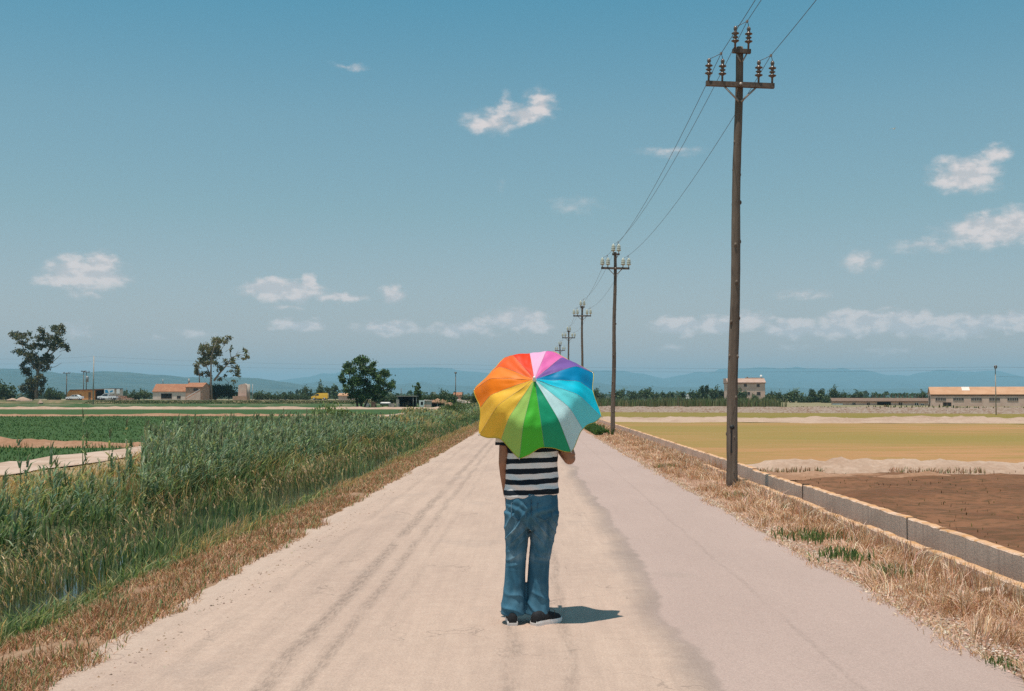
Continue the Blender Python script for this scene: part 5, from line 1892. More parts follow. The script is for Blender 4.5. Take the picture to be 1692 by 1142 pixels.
# ------------------------------------------------------------------ the line of wooden poles
t = NT('pole_timber')
n1 = t.noise(9, 5, .65, sc3=(1, 1, .05))
n2 = t.noise(1.2, 4, .6)
n3 = t.noise(26, 4, .7, sc3=(1, 1, .12))
c = t.mix(t.ramp(n1, .3, .7), (.125, .092, .070), (.225, .170, .132))
c = t.mix(t.ramp(n2, .45, .7, 0, .5), c, (.085, .060, .046))
c = t.mix(t.ramp(n3, .58, .72, 0, .7), c, (.05, .036, .028))
M_POLE = t.principled(c, .88, t.bump(t.math('ADD', n1, n3), .6, .02))
M_ARM = pm('rusty_steel', (.10, .075, .06), (.17, .115, .085), 14, .75, .2, .005)
M_GALV = pm('galvanised_steel', (.33, .28, .25), (.42, .36, .32), 10, .6, .1, .004, metal=.3)
M_PORC = pm('brown_porcelain', (.13, .085, .065), (.18, .12, .09), 10, .22, .03, .003, spec=.5)
M_GLASSI = pm('pale_insulator_glass', (.44, .45, .37), (.52, .52, .44), 10, .2, .03, .003, spec=.5)
M_WIRE = NT('aluminium_wire').principled((.11, .11, .12), .5, None, .3)
M_TAG = NT('pole_number_plate').principled((.03, .03, .03), .6)

PH = 7.72


def knotted(h, r0, r1, seed):
    rng = random.Random(seed)
    mb = MB()
    n = 46
    pts, rad = [], []
    for i in range(n):
        z = h * i / (n - 1)
        pts.append((.012 * math.sin(z * 1.7 + seed), .012 * math.cos(z * 1.3 + seed), z - .0))
        rad.append((r0 + (r1 - r0) * i / (n - 1)) * (1 + rng.uniform(-.03, .03)))
    pts[0] = (pts[0][0], pts[0][1], -.5)
    mb.tube(pts, rad, 14)
    z = .9
    while z < h - 1.2:
        a0 = rng.uniform(0, 6.28)
        for q in range(rng.choice((2, 3))):
            a = a0 + q * 2.2 + rng.uniform(-.3, .3)
            r = r0 + (r1 - r0) * z / h
            zz = z + rng.uniform(-.05, .05)
            mb.ball((math.cos(a) * r * .92, math.sin(a) * r * .92, zz), (.026, .026, .04), 7, 5)
        z += rng.uniform(.5, .75)
    return mb.mesh('pole_shaft')


def insul_mesh():
    return MB().lathe((0, 0, 0), [(.018, 0), (.018, .10), (.030, .115), (.068, .135), (.070, .145), (.028, .165), (.026, .185), (.052, .20), (.054, .21), (.026, .228), (.026, .25), (.066, .268), (.068, .278), (.030, .30), (.024, .33), (.034, .345), (.034, .375), (.02, .40), (.008, .405)], 14).mesh('insulator')


INS = [insul_mesh(), MB().lathe((0, 0, 0), [(.02, 0), (.02, .08), (.05, .10), (.095, .12), (.098, .15), (.075, .17), (.085, .20), (.088, .23), (.07, .26), (.075, .29), (.07, .33), (.04, .37), (.035, .40), (.01, .41)], 14).mesh('insulator')]
INS[0].materials.append(M_PORC)
INS[1].materials.append(M_GLASSI)
PIN = MB().tube([(0, 0, -.03), (0, 0, .1)], .017, 6).mesh('pin')
PIN.materials.append(M_GALV)
SHAFTS = [knotted(PH, .098, .062, s) for s in (1, 2, 3)]
for m in SHAFTS:
    m.materials.append(M_POLE)
POLE_X = 3.46
POLE_Y = [19.8 + 28.4 * k for k in range(-1, 6)]
LEAN = {0: .0275, 1: .018}
ZC, ZT = 7.02, 7.62
attach = []
for k, Yp in enumerate(POLE_Y):
    idx = k - 1
    le = LEAN.get(idx, .006 * math.sin(k * 2.1))
    nm = ['nearest and tallest wooden utility pole, at the channel wall', 'second wooden utility pole along the road', 'third wooden utility pole, its foot hidden by the umbrella', 'fourth utility pole, rising behind the umbrella', 'fifth utility pole, just clearing the pink umbrella panel', 'sixth and farthest utility pole, barely showing above the umbrella']
    lab = nm[idx] if 0 <= idx < 6 else ('utility pole standing behind the camera' if idx < 0 else 'far utility pole hidden behind the umbrella')
    xo = .05 if idx == 0 else 0
    root = tag(empty('utility_pole', (POLE_X, Yp, -.02)), lab, 'utility pole', 'wooden poles of the roadside line')
    root.rotation_euler = (0, le, .06 if idx == 0 else 0)
    link('pole_shaft', SHAFTS[k % 3], root)
    near = 0 <= idx < 3
    yf = -.105
    ca = MB().box((0, yf, ZC), (1.20, .075, .085)).build('crossarm', M_ARM, root)
    for x in (-.0,):
        MB().lathe((x, yf - .06, ZC), [(.03, 0), (.03, .03), (.012, .035)], 6, up=(0, 1, 0)).build('bolt', M_GALV, ca)
    ta = MB().box((.02, yf + .02, ZT), (.32, .075, .07)).build('crossarm', M_ARM, root)
    for s in (-1, 1):
        MB().tube([(s * .28, yf, ZC - .04), (s * .02, yf - .01, ZC - .30)], .018, 5).build('brace', M_GALV, root)
        MB().tube([(.02 + s * .10, yf + .02, ZT - .03), (.02 + s * .015, yf + .01, ZT - .19)], .014, 5).build('brace', M_GALV, root)
    for (x, z) in ((-.555, ZC + .04), (-.315, ZC + .04), (.325, ZC + .04), (.565, ZC + .04), (-.10, ZT + .03), (.135, ZT + .03)):
        o = link('insulator', INS[0 if idx <= 0 else 1], root)
        o.location = (x, yf, z)
        if idx < 3:
            q = link('pin', PIN, o)
    M = Matrix.Translation((POLE_X, Yp, -.02)) @ Matrix.Rotation(.06 if idx == 0 else 0, 4, 'Z') @ Matrix.Rotation(le, 4, 'Y')
    row = []
    for (xa, xb, z) in ((-.555, -.315, ZC + .04), (-.10, .135, ZT + .03), (.325, .565, ZC + .04)):
        xc = xb - .03
        zc = z + .50
        jw = MB().tube([(xa, yf, z + .39), (xa + .1, yf, z + .44), (xc, yf, zc)], .006, 5).tube([(xb, yf, z + .39), (xb - .01, yf, z + .45), (xc, yf, zc)], .006, 5)
        jw.build('jumper_wire', M_WIRE, root)
        if idx < 3:
            MB().box((xc, yf, zc), (.035, .05, .035)).build('clamp', M_GALV, root)
        row.append(M @ Vector((xc, yf, zc)))
    attach.append(row)
    if idx <= 0:
        MB().lathe((-.03, -.094, 1.05), [(.042, 0), (.042, .012), (.005, .014)], 10, up=(0, -1, 0)).build('number_plate', M_TAG, root)
        MB().box((-.03, -.097, .80), (.035, .012, .38)).build('earth_strip', M_TAG, root)
for j, lab in enumerate(('left conductor of the roadside line', 'top conductor of the roadside line', 'right conductor of the roadside line')):
    pts = []
    for k in range(len(attach) - 1):
        a, b = attach[k][j], attach[k + 1][j]
        for i in range(14):
            s = i / 14.0
            q = a.lerp(b, s)
            q.z -= .42 * 4 * s * (1 - s)
            pts.append(q)
    pts.append(attach[-1][j])
    o = MB().tube(pts, .0055, 5).build('overhead_wire', M_WIRE)
    tag(o, lab, 'wire', 'conductors of the roadside line')

# ------------------------------------------------------------------ poles out in the fields
def field_pole(px, ytop, ybase, Y, label, arm=None, r=.12, mat=None):
    b = at(px, ybase, Y)
    tp = at(px, ytop, Y)
    h = tp.z - b.z
    root = tag(empty('field_pole', b), label, 'pole', 'poles standing out in the fields')
    MB().tube([(0, 0, -.8), (0, 0, h * .5), (0, 0, h)], [r, r * .85, r * .65], 8).build('pole_shaft', mat or M_CONC, root)
    if arm:
        for (dz, w) in arm:
            a = MB().box((0, -.14, h - dz), (w, .12, .14)).build('crossarm', M_ARM, root)
            for s in (-.48, -.28, .28, .48):
                MB().lathe((s * w, -.14, h - dz + .07), [(.03, 0), (.09, .1), (.05, .16), (.09, .22), (.03, .34)], 8).build('insulator', M_PORC, a)
    return root, h


field_pole(109.6, 615.5, 661, 318, 'field pole with short crossarm above the white sedan', [(.25, 2.0)], .16, M_WOODP)
r1, h1 = field_pole(137.6, 612.6, 660, 330, 'left post of the transformer pair behind the orange shed', [(.3, 1.4)], .14, M_WOODP)
r2, h2 = field_pole(142.2, 613.5, 660, 330, 'right post of the transformer pair, carrying a grey transformer', [(.3, 2.0)], .14, M_WOODP)
MB().lathe((.35, -.3, h2 - 3.2), [(.3, 0), (.42, .08), (.42, 1.5), (.36, 1.62), (.1, 1.7)], 12).build('transformer', M_GREYM, r2)
field_pole(153.8, 588.2, 668.5, 262, 'tall bare concrete pole standing in the green field', None, .17)
field_pole(417.2, 634.5, 661, 322, 'short thin pole right of the ruined tower', None, .12)
field_pole(752.8, 615.0, 664, 300, 'thin dark pole left of the umbrella', [(.35, .5)], .13, M_WOODP)
field_pole(662.8, 641.5, 664, 240, 'stub pole above the open shed roof', None, .08, M_WOODP)
field_pole(208.5, 640, 661, 330, 'thin distant post above the rubble heap', None, .05, M_WOODP)
field_pole(1646, 605.0, 685, 172, 'tall thin pole in front of the warehouse', [(.3, .35)], .10)
# thin far wires strung across the plain
for (p0, p1, Y0, Y1, sag, lab) in (((-40, 592), (153.8, 589), 270, 262, 1.0, 'upper far wire left of the bare concrete pole'), ((153.8, 589), (752.8, 602), 262, 300, 2.0, 'upper far wire running right from the bare concrete pole'), ((153.8, 597), (752.8, 609), 262, 300, 2.0, 'middle far wire running right from the bare concrete pole'), ((-40, 600), (153.8, 597), 270, 262, 1.0, 'lower far wire left of the bare concrete pole'),
                                   ((752.8, 602), (1646, 606.5), 300, 172, 1.5, 'long far wire from the thin dark pole to the warehouse pole, upper'), ((752.8, 609), (1646, 611), 300, 172, 1.5, 'long far wire from the thin dark pole to the warehouse pole, lower'), ((1646, 606.5), (2100, 600), 172, 140, .8, 'upper far wire right of the warehouse pole'), ((1646, 622), (2100, 618), 172, 140, .8, 'lower far wire right of the warehouse pole')):
    a, b = at(p0[0], p0[1], Y0), at(p1[0], p1[1], Y1)
    pts = []
    for i in range(13):
        s = i / 12.0
        q = a.lerp(b, s)
        q.z -= sag * 4 * s * (1 - s) * .4
        pts.append(q)
    tag(MB().tube(pts, .011, 4).build('overhead_wire', M_WIRE), lab, 'wire', 'far wires over the plain')

# a gull high over the fields
b = at(1477, 213, 160)
root = tag(empty('bird', b), 'small white bird gliding in the sky at right', 'bird')
mb = MB().tube([(-.22, 0, 0), (-.12, 0, .01), (.05, 0, .01), (.2, 0, 0), (.27, 0, .02)], [.015, .055, .065, .04, .02], 8)
for s in (-1, 1):
    mb.add([(.08, s * .03, .03), (-.06, s * .03, .03), (-.03, s * .32, .13), (.07, s * .33, .14), (-.12, s * .66, .05), (-.05, s * .66, .06)], [(0, 1, 2, 3), (3, 2, 4, 5)])
mb.add([(-.2, .03, .005), (-.2, -.03, .005), (-.36, -.07, 0), (-.36, .07, 0)], [(0, 1, 2, 3)])
mb.build('body', M_WHITE, root)
root.rotation_euler = (0, 0, .6)


# ================================================================== the person with the umbrella
PY0 = 7.85
PXC = (876 - 877) / F * PY0
person = tag(empty('person', (PXC, PY0, .012)), 'person seen from behind in striped shirt and jeans under rainbow umbrella', 'person')


def remesh(mb, voxel, smooth=2):
    me = mb.mesh('tmp')
    o = bpy.data.objects.new('tmp', me)
    COL.objects.link(o)
    m = o.modifiers.new('r', 'REMESH')
    m.mode = 'VOXEL'
    m.voxel_size = voxel
    if smooth:
        s = o.modifiers.new('s', 'SMOOTH')
        s.iterations = smooth
        s.factor = .5
    dg = bpy.context.evaluated_depsgraph_get()
    out = bpy.data.meshes.new_from_object(o.evaluated_get(dg))
    bpy.data.objects.remove(o)
    bpy.data.meshes.remove(me)
    out.polygons.foreach_set('use_smooth', [True] * len(out.polygons))
    return out


def displace(me, fn):
    me.update()
    nr = [v.normal.copy() for v in me.vertices]
    for v, n in zip(me.vertices, nr):
        v.co += n * fn(v.co, n)
    me.update()


def gauss(x, c, s):
    return math.exp(-((x - c) / s) ** 2)


# -- skin: one continuous body
t = NT('skin')
M_SKIN = t.principled(t.mix(t.ramp(t.noise(12, 4), .3, .7), (.30, .135, .075), (.36, .17, .10)), .5, t.bump(t.noise(120, 3), .15, .002), spec=.4)
SHL, SHR = Vector((-.160, .0, 1.360)), Vector((.185, .0, 1.360))
ELL, WRL = Vector((-.184, .0, 1.085)), Vector((-.160, .095, .855))
ELR, HNR = Vector((.268, -.035, 1.118)), Vector((.105, .290, 1.322))
bd = MB()
bd.loft([(.012, 0, .78, .150, .100), (.012, 0, .90, .145, .098), (.012, 0, 1.05, .140, .095), (.012, 0, 1.20, .160, .100), (.012, 0, 1.32, .165, .09), (.010, 0, 1.385, .12, .075), (.0, .0, 1.42, .062, .060), (-.02, .022, 1.47, .052, .056), (-.035, .036, 1.52, .05, .055)], 24)
# head: skull, jaw, nose, ears
HC = Vector((-.045, .045, 1.578))
bd.ball(HC, (.074, .094, .108), 20, 14)
bd.ball(HC + Vector((0, .028, -.055)), (.056, .066, .062), 16, 10)
bd.ball(HC + Vector((0, .06, -.088)), (.030, .028, .022), 12, 8)
bd.tube([HC + Vector((0, .088, .015)), HC + Vector((0, .112, -.018)), HC + Vector((0, .098, -.03))], [.010, .015, .010], 8)
for s in (-1, 1):
    bd.ball(HC + Vector((s * .076, -.004, -.012)), (.010, .020, .032), 10, 8)
    bd.ball(HC + Vector((s * .033, .080, .022)), (.024, .012, .009), 10, 6)
bd.ball(HC + Vector((0, .088, -.055)), (.024, .010, .007), 10, 6)
# arms
bd.tube([SHL + Vector((.02, 0, .01)), SHL.lerp(ELL, .35), ELL, ELL.lerp(WRL, .35), WRL], [.054, .044, .034, .034, .026], 14)
bd.tube([SHR + Vector((-.02, 0, .01)), SHR.lerp(ELR, .4), ELR + Vector((.004, 0, .01))], [.056, .050, .042], 14)
bd.ball(ELR, .042, 12, 9)
bd.tube([ELR, ELR.lerp(HNR, .35), ELR.lerp(HNR, .85)], [.042, .040, .028], 14)
# relaxed left hand
L = WRL
bd.loft([(L.x, L.y, L.z + .01, .020, .028), (L.x + .002, L.y + .008, L.z - .03, .018, .036), (L.x + .004, L.y + .014, L.z - .075, .016, .041), (L.x + .004, L.y + .016, L.z - .098, .013, .038)], 14)
for i, (dy, ln) in enumerate(((.046, .066), (.026, .076), (.004, .070), (-.016, .056))):
    k = Vector((L.x + .004, L.y + dy, L.z - .092))
    bd.tube([k, k + Vector((.004, .004, -ln * .45)), k + Vector((.016, .004, -ln * .8)), k + Vector((.030, .002, -ln))], [.0095, .009, .0085, .007], 8)
bd.tube([L + Vector((.006, .030, -.03)), L + Vector((.012, .060, -.062)), L + Vector((.020, .066, -.095))], [.012, .0105, .008], 8)
# legs inside the trousers
for pts in (((-.085, 0, .82), (-.092, .0, .45), (-.117, -.005, .08)), ((.09, 0, .82), (.055, .005, .45), (.047, .0, .08))):
    bd.tube(pts, [.082, .052, .036], 14)

# -- umbrella frame: axis pointing up and towards the camera
ELEV = math.radians(33)
AX = Vector((-.06, -math.cos(ELEV), math.sin(ELEV))).normalized()
RC = at(887, 665, 7.93) + Vector((.0, 0, .0))
U = Vector((1, 0, 0))
U = (U - AX * U.dot(AX)).normalized()
Vv = AX.cross(U)
if Vv.z < 0:
    Vv = -Vv
RAD, RISE = .459, .285
loc = Vector((PXC, PY0, .012))


def shaft(s):
    return RC + AX * (RISE - s)


HS = .50
HND = shaft(HS) - loc
# right hand closed round the shaft
D = (-AX).normalized()
side = (ELR - HND)
side = (side - D * side.dot(D)).normalized()
fw = D.cross(side).normalized()
palm = HND + side * .030
bd.tube([ELR.lerp(HNR, .6), palm + side * .035 - D * .0], [.033, .026], 14)
bd.loft([(palm.x, palm.y, palm.z - .045, .026, .030), (palm.x, palm.y, palm.z, .030, .034), (palm.x, palm.y, palm.z + .042, .024, .028)], 14)
for i in range(4):
    c0 = HND + D * (-.036 + .023 * i)
    R_ = .021
    pts = []
    for a in (0.35, 1.15, 2.0, 2.9, 3.7):
        pts.append(c0 + side * (math.cos(a) * R_ * (1.25 if a < .5 else 1)) + fw * (math.sin(a) * R_ * 1.1))
    bd.tube(pts, [.010, .0098, .0092, .0088, .007], 8)
c0 = HND - D * .055
bd.tube([palm - D * .03, c0 + side * .020 - fw * .014, c0 - side * .002 - fw * .021, c0 - side * .018 - fw * .012], [.013, .0115, .0105, .008], 8)
me = remesh(bd, .0055, 2)
body = link('body', me, person, M_SKIN)

# -- hair and eyes
t = NT('hair')
M_HAIR = t.principled(t.mix(t.ramp(t.noise(60, 3, sc3=(1, 1, .1)), .3, .7), (.012, .009, .007), (.03, .022, .016)), .55, t.bump(t.noise(90, 3, sc3=(1, 1, .1)), .5, .004))
hb_ = MB()
hb_.ball(HC + Vector((0, -.012, .022)), (.082, .094, .098), 20, 14)
hb_.ball(HC + Vector((0, -.045, -.03)), (.066, .058, .075), 16, 10)
hm = remesh(hb_, .006, 1)
displace(hm, lambda c, n: .006 * mnoise.noise(c * 40) + .004 * mnoise.noise(c * 90))
link('hair', hm, person, M_HAIR)
M_EYE = NT('eye').principled((.75, .72, .68), .2)
for s in (-1, 1):
    MB().ball(HC + Vector((s * .032, .084, .012)), .012, 10, 8).build('eye', M_EYE, person)

# -- striped shirt
sh = MB()
sh.loft([(.010, .0, .862, .186, .128, 2.4), (.010, .0, .90, .186, .128, 2.4), (.012, 0, .98, .180, .122, 2.4), (.014, 0, 1.06, .176, .118, 2.4), (.014, 0, 1.15, .177, .117, 2.4), (.014, 0, 1.25, .184, .116, 2.4), (.012, 0, 1.33, .186, .106, 2.3), (.010, 0, 1.375, .165, .092), (.006, .004, 1.41, .11, .078), (.0, .006, 1.435, .072, .068)], 32)
sh.tube([SHL + Vector((.05, 0, .005)), SHL + Vector((-.006, 0, -.02)), SHL.lerp(ELL, .35) + Vector((-.004, 0, 0)), SHL.lerp(ELL, .56)], [.066, .070, .067, .069], 16)
sh.tube([SHR + Vector((-.05, 0, .005)), SHR + Vector((.006, 0, -.02)), SHR.lerp(ELR, .38), SHR.lerp(ELR, .62)], [.066, .070, .068, .070], 16)
sm = remesh(sh, .0075, 3)


def shirt_fold(c, n):
    w = .010 * mnoise.noise(Vector((c.x * 5, c.y * 5, c.z * 9))) + .005 * mnoise.noise(Vector((c.x * 14, c.y * 10, c.z * 18 + c.x * 14)))
    w += .007 * math.sin(c.z * 55 + c.x * 22 + 3 * mnoise.noise(c * 6)) * gauss(c.z, .93, .08) * (1 if n.y < 0 else .4)
    w += .006 * math.sin(c.x * 60 + c.z * 12) * gauss(c.z, .87, .04)
    w += .006 * math.sin((c.z + abs(c.x) * .8) * 48) * gauss(abs(c.x), .15, .05) * gauss(c.z, 1.22, .12)
    return w


displace(sm, shirt_fold)
for v in sm.vertices:          # hem hangs lower at the left
    if v.co.z < .93:
        v.co.z += (v.co.x * .10) * (1 - (v.co.z - .862) / .07 if v.co.z > .862 else 1)
t = NT('striped_jersey')
xyz = t.xyz()
zz = t.math('ADD', xyz[2], t.math('ADD', t.math('MULTIPLY', xyz[0], -.035), t.math('MULTIPLY', t.math('SUBTRACT', t.noise(7, 3), .5), .022)))
ph = t.math('FRACT', t.math('DIVIDE', t.math('SUBTRACT', zz, .8725), .0712))
st_ = t.math('MULTIPLY', t.ramp(ph, .02, .06), t.ramp(ph, .55, .51))
low = t.ramp(zz, .868, .872)
weave = t.noise(400, 2)
col = t.mix(t.math('MULTIPLY', st_, low), (.80, .76, .74), (.012, .018, .026))
# dark band at each sleeve end
cuffL = t.math('MULTIPLY', t.math('MULTIPLY', t.ramp(xyz[0], -.128, -.133), t.ramp(xyz[2], 1.15, 1.16)), t.ramp(xyz[2], 1.230, 1.227))
cuffR = t.math('MULTIPLY', t.math('MULTIPLY', t.ramp(xyz[0], .190, .194), t.ramp(xyz[2], 1.15, 1.16)), t.ramp(xyz[2], 1.240, 1.237))
sleeve = t.math('MAXIMUM', t.math('MULTIPLY', t.ramp(xyz[0], -.150, -.155), t.ramp(xyz[2], 1.15, 1.16)), t.math('MULTIPLY', t.ramp(xyz[0], .208, .212), t.ramp(xyz[2], 1.15, 1.16)))
col = t.mix(t.math('MULTIPLY', sleeve, t.ramp(xyz[2], 1.30, 1.28)), col, (.80, .76, .74))
col = t.mix(t.math('MAXIMUM', cuffL, cuffR), col, (.012, .018, .026))
M_SHIRT = t.principled(col, .85, t.bump(weave, .2, .001), spec=.15)
link('shirt', sm, person, M_SHIRT)

# -- jeans
jn = MB()
jn.loft([(.006, .0, .645, .075, .085), (.010, .002, .68, .150, .112, 2.4), (.010, -.004, .72, .174, .124, 2.4), (.010, -.008, .775, .182, .132, 2.4), (.010, -.004, .83, .180, .126, 2.4), (.010, 0, .885, .176, .118, 2.4)], 32)
jn.loft([(-.1155, -.012, .062, .086, .102, 2.3), (-.1155, -.010, .11, .083, .097, 2.3), (-.113, -.008, .18, .076, .087), (-.106, -.006, .30, .071, .079), (-.099, -.004, .42, .069, .077), (-.094, .0, .52, .075, .086), (-.091, .0, .62, .084, .099), (-.090, -.002, .69, .088, .110), (-.086, -.004, .75, .094, .118)], 28)
jn.loft([(.052, .010, .058, .085, .104, 2.3), (.051, .010, .11, .081, .097, 2.3), (.050, .010, .18, .076, .088), (.053, .008, .30, .073, .081), (.061, .006, .42, .072, .079), (.076, .002, .52, .078, .088), (.090, .0, .62, .086, .101), (.103, -.002, .69, .087, .110), (.106, -.004, .75, .092, .116)], 28)
jm = remesh(jn, .0065, 3)


def denim_fold(c, n):
    q = Vector((c.x * 6, c.y * 6, c.z * 6))
    nn = mnoise.noise(q)
    leg = -1 if c.x < -.02 else 1
    lx = c.x - (-.1 if leg < 0 else .06)
    w = .008 * nn + .004 * mnoise.noise(q * 3.1)
    # drag lines from the seat down across the thigh
    rg = lambda a: (1 - abs(math.sin(a))) ** 1.6
    w += .026 * rg((c.z * 1.0 + leg * lx * 1.25) * 38 + 1.6 * nn) * gauss(c.z, .64, .11) * (1 if n.y < .2 else .4)
    w += .008 * math.sin((c.z - leg * lx * .7) * 85 + 4 * nn) * gauss(c.z, .76, .05)
    # creases behind the knees and stacked folds above the hem
    w += .009 * rg(c.z * 75 + lx * 16 * leg + 3 * nn) * gauss(c.z, .445, .055)
    w += .016 * rg(c.z * 34 + lx * 20 + 3 * mnoise.noise(q * .7 + Vector((leg * 3, 0, 0)))) * gauss(c.z, .14, .09)
    # long fold down each calf
    w += .009 * gauss(lx, .02 * leg + .03 * math.sin(c.z * 9), .014) * gauss(c.z, .26, .14) * (1 if n.y < 0 else 0)
    w += -.012 * gauss(c.x, .006, .010) * gauss(c.z, .78, .10) * (1 if n.y < 0 else 0)
    return w * (1 - .75 * min(1, abs(n.x)) ** 2)


displace(jm, denim_fold)
t = NT('denim')
xyz = t.xyz()
n1 = t.noise(6, 4, .6, sc3=(1.6, 1.6, .7))
n2 = t.noise(22, 4, .6, sc3=(1, 1, .35))
tw = t.noise(500, 2)
worn = t.math('MAXIMUM', t.math('MULTIPLY', t.ramp(xyz[2], .50, .60), t.ramp(xyz[2], .74, .62)), t.math('MULTIPLY', t.math('MULTIPLY', t.ramp(xyz[2], .40, .45), t.ramp(xyz[2], .52, .46)), .9))
cd = t.mix(t.ramp(n1, .35, .65), (.030, .105, .165), (.060, .165, .240))
cd = t.mix(t.math('MULTIPLY', t.ramp(n2, .30, .75), t.math('ADD', t.math('MULTIPLY', worn, .55), .10)), cd, (.27, .38, .45))
hem = t.ramp(t.math('ADD', xyz[2], t.math('MULTIPLY', n2, .012)), .075, .058, 0, .5)
cd = t.mix(hem, cd, (.10, .17, .22))
M_DENIM = t.principled(cd, .85, t.bump(t.math('ADD', tw, n2), .25, .002), spec=.15)
jeans = link('jeans', jm, person, M_DENIM)
t = NT('denim_stitch')
M_STITCH = t.principled(t.mix(t.ramp(t.noise(80, 3), .4, .6), (.10, .17, .22), (.05, .10, .15)), .85)


def on_back(x, z, off=.004):
    """nearest point of the jeans' back surface at (x, z)"""
    best, by = None, 9
    for v in jm.vertices:
        d = (v.co.x - x) ** 2 + (v.co.z - z) ** 2
        if v.co.y < -.02 and d < by:
            by, best = d, v
    return Vector((x, best.co.y - off, z))


for cx in (-.078, .098):
    cs = [(cx - .05, .82), (cx + .05, .82), (cx + .05, .73), (cx, .705), (cx - .05, .73)]
    pts = [on_back(*q, .003) for q in cs + cs[:1]]
    MB().tube(pts, .0026, 5).build('pocket_stitching', M_STITCH, jeans)
MB().tube([on_back(.008, .85 - .012 * i, .002) for i in range(10)], .003, 5).build('seat_seam', M_STITCH, jeans)

# -- shoes
M_SHOE = pm('black_canvas', (.014, .014, .016), (.024, .024, .027), 60, .85, .3, .002)
M_SOLE = pm('white_rubber', (.86, .82, .79), (.78, .72, .68), 14, .6, .15, .003)
M_LACE = NT('lace_cord').principled((.03, .03, .032), .8)


def shoe(x, y, rz):
    r = empty('shoe', (0, 0, 0))
    r.parent = person
    r.location = (x, y, 0)
    r.rotation_euler = (0, 0, rz)
    r.scale = (.9, .86, .95)
    prof = [(-.03, .034), (0.0, .040), (.06, .038), (.12, .041), (.18, .049), (.225, .046), (.25, .034), (.262, .018)]
    out = [(w, l) for l, w in prof] + [(-w * (1.0 if l < .1 else .92), l) for l, w in reversed(prof)]
    so = MB()
    n = len(out)
    vs = []
    for z, k in ((-.010, .96), (.000, 1.0), (.018, 1.03), (.032, 1.0)):
        for (a, b_) in out:
            vs.append((a * k, .11 + (b_ - .11) * (1 + (k - 1) * .6), z + (.012 * max(0, (b_ - .2) / .06) if z < .01 else 0) + .0))
    fs = [tuple(range(n))[::-1], tuple(range(3 * n, 4 * n))]
    for i in range(3):
        fs += [(i * n + k, i * n + (k + 1) % n, (i + 1) * n + (k + 1) % n, (i + 1) * n + k) for k in range(n)]
    so.add(vs, fs)
    so.build('sole', M_SOLE, r)
    up = MB()
    rings = [(-.032, .030, .060), (-.02, .037, .074), (.02, .037, .080), (.06, .036, .086), (.10, .037, .080), (.15, .043, .062), (.20, .046, .046), (.235, .039, .036), (.257, .018, .022)]
    seg = 16
    vs, fs = [], []
    for (l, w, h) in rings:
        for k in range(seg):
            a = math.pi * 2 * k / seg
            vs.append((math.cos(a) * w, l, .028 + max(0, math.sin(a)) ** .8 * h * .9 - .008 * (math.sin(a) < 0)))
    for i in range(len(rings) - 1):
        for k in range(seg):
            fs.append((i * seg + k, i * seg + (k + 1) % seg, (i + 1) * seg + (k + 1) % seg, (i + 1) * seg + k))
    fs += [tuple(range(seg))[::-1], tuple(range((len(rings) - 1) * seg, len(rings) * seg))]
    up.add(vs, fs, True)
    up.build('upper', M_SHOE, r)
    for q in range(4):
        l = .10 + q * .022
        MB().tube([(-.03, l, .085 - q * .008), (0, l + .004, .105 - q * .011), (.03, l, .085 - q * .008)], .003, 5).build('lace', M_LACE, r)
    return r


shoe(-.120, -.098, math.radians(4)).location.z = .0
sr = shoe(.040, -.098, math.radians(-46))
MB().tube([(.035, .10, .09), (.06, .10, .12), (.085, .115, .10), (.075, .125, .07)], .0028, 5).build('loose_lace', M_LACE, sr)

# ------------------------------------------------------------------ the umbrella
umb = tag(empty('rainbow_umbrella', RC), 'open rainbow umbrella held over the right shoulder, tilted to the camera', 'umbrella')
R3 = Matrix((U, Vv, AX)).transposed()       # columns: right, up in plane, axis
umb.rotation_euler = R3.to_euler()


def fabric(name, c):
    t = NT(name)
    n = t.noise(14, 4, .6)
    cc = t.mix(t.ramp(n, .3, .7, 0, .10), c, tuple(v * .8 for v in c))
    p = t.n('ShaderNodeBsdfPrincipled')
    t.put(p.inputs['Base Color'], cc)
    p.inputs['Roughness'].default_value = .5
    p.inputs['Specular IOR Level'].default_value = .25
    bmp = t.bump(t.math('ADD', t.math('MULTIPLY', t.noise(9, 4, .6, sc3=(1, 1, 2)), 1.0), t.math('MULTIPLY', t.noise(500, 2), .04)), .35, .012)
    t.l(bmp, p.inputs['Normal'])
    tr = t.n('ShaderNodeBsdfTranslucent')
    t.put(tr.inputs['Color'], cc)
    mx = t.n('ShaderNodeMixShader')
    mx.inputs[0].default_value = .28
    t.l(p.outputs[0], mx.inputs[1])
    t.l(tr.outputs[0], mx.inputs[2])
    t.l(mx.outputs[0], t.out.inputs['Surface'])
    return t.m


PAL = [('cyan', (10, 200, 228)), ('blue', (0, 140, 192)), ('purple', (128, 92, 168)), ('pink', (232, 110, 180)), ('pale_pink', (240, 180, 218)), ('red', (240, 62, 22)), ('coral', (252, 106, 48)), ('light_orange', (255, 140, 52)),
       ('orange', (255, 134, 26)), ('amber', (255, 196, 70)), ('yellow', (255, 204, 74)), ('lime', (172, 212, 108)), ('green', (82, 200, 62)), ('teal_green', (30, 164, 120)), ('pale_aqua', (205, 240, 242)), ('aqua', (112, 230, 236))]
TH0 = math.radians(-15)
TIPF = [1.0, .985, 1.0, 1.0, 1.0, 1.0, 1.0, 1.0]


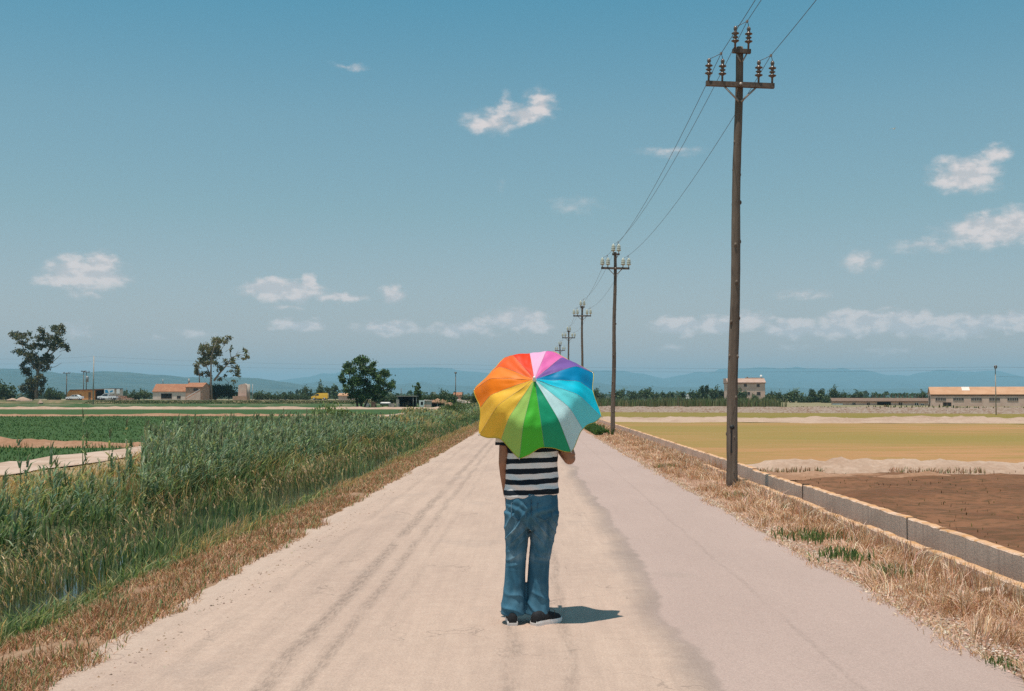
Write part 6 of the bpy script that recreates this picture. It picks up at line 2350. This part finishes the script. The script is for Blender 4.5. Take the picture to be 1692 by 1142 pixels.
def canopy_pt(th, rho):
    """th angle about the axis, rho 0..1 along the cloth"""
    k = (th - TH0) / (math.pi / 4)
    d = k - math.floor(k)                   # 0..1 between two ribs
    g = math.sin(math.pi * d)               # 1 at the middle of a gore
    edge = 1 - .115 * g ** 1.3              # scalloped hem
    r = rho * edge
    rr_ = RAD * r * (1 - .03 * g * r)
    # the outer rib segment hinges down from about three fifths of the radius
    kk = .68 + .03 * math.sin(3 * th)
    drop = .26 * r + (.5 * (r - kk + math.sqrt((r - kk) ** 2 + .0016)) - .5 * (-kk + math.sqrt(kk ** 2 + .0016))) * 1.2
    z = RISE - RAD * drop * 1.0 - .030 * g * rho ** 2 * (.6 + .4 * rho) + .0
    wr = .0045 * math.sin(14 * d + 9 * rho + k) * g * rho * 1.2
    wr += .010 * mnoise.noise(Vector((math.cos(th) * rho * 5, math.sin(th) * rho * 5, k * .3)))
    # puckers by the ribs near the hem
    wr += .006 * math.sin(rho * 34 + 5 * d) * (1 - g) * rho ** 3
    wr += .005 * math.sin(rho * 58 + 4 * math.sin(6 * d + k) + k * 2) * g * max(0, rho - .55) * 2 * (.5 + .5 * mnoise.noise(Vector((k, rho * 3, 1))))
    return Vector((math.cos(th) * rr_, math.sin(th) * rr_, z + wr * min(1, g * 3 + .1)))


NR, NS = 22, 8
for i in range(16):
    a0 = TH0 + i * math.pi / 8
    vs, fs = [], []
    for a in range(NS + 1):
        for r in range(NR + 1):
            vs.append(canopy_pt(a0 + math.pi / 8 * a / NS, .02 + .98 * r / NR))
    for a in range(NS):
        for r in range(NR):
            b0 = a * (NR + 1) + r
            fs.append((b0, b0 + 1, b0 + NR + 2, b0 + NR + 1))
    MB().add(vs, fs, True).build('canopy_panel', fabric('nylon_' + PAL[i][0], s2l(PAL[i][1])), umb)
M_SEAM = fabric('seam_thread', (.52, .48, .44))
for i in range(16):
    th = TH0 + i * math.pi / 8
    MB().tube([canopy_pt(th, .05 + .94 * q / 20) + Vector((0, 0, .0008)) for q in range(21)], .0007, 4).build('seam', M_SEAM, umb)
M_PIPE = fabric('nylon_piping', s2l((214, 196, 70)))
MB().tube([canopy_pt(TH0 + 2 * math.pi * q / 192, 1.0) for q in range(192)] + [canopy_pt(TH0, 1.0)], .0026, 5).build('hem_piping', M_PIPE, umb)
M_STEEL = NT('umbrella_steel').principled((.5, .5, .5), .3, None, .8)
M_BLACKP = NT('black_plastic').principled((.02, .02, .02), .4)
for i in range(8):
    th = TH0 + i * math.pi / 4
    rp = [canopy_pt(th, .03 + .97 * q / 12) + Vector((0, 0, -.006)) for q in range(13)]
    rb = MB().tube(rp, .0022, 5).build('rib', M_STEEL, umb)
    mid = canopy_pt(th, .52) + Vector((0, 0, -.008))
    MB().tube([(0.012 * math.cos(th), .012 * math.sin(th), RISE - .24), mid], .0018, 5).build('stretcher', M_STEEL, rb)
    tip = canopy_pt(th, 1.0)
    dr = Vector((math.cos(th), math.sin(th), -.9)).normalized()
    MB().tube([tip - dr * .006, tip + dr * .010], [.004, .003], 6).build('tip_cap', M_STEEL, rb)
MB().tube([(0, 0, RISE - .01), (0, 0, RISE - .70)], .0055, 8).build('shaft', M_STEEL, umb)
MB().lathe((0, 0, RISE - .27), [(.008, 0), (.014, .005), (.014, .04), (.008, .045)], 10).build('runner', M_BLACKP, umb)
MB().lathe((0, 0, RISE - .72), [(.012, 0), (.016, .01), (.0155, .05), (.013, .09), (.0145, .13), (.010, .15)], 12).build('handle', M_BLACKP, umb)
MB().lathe((0, 0, RISE - .004), [(.016, 0), (.015, .004), (.010, .012), (.0095, .030), (.007, .036)], 12).build('ferrule', M_WHITE, umb)
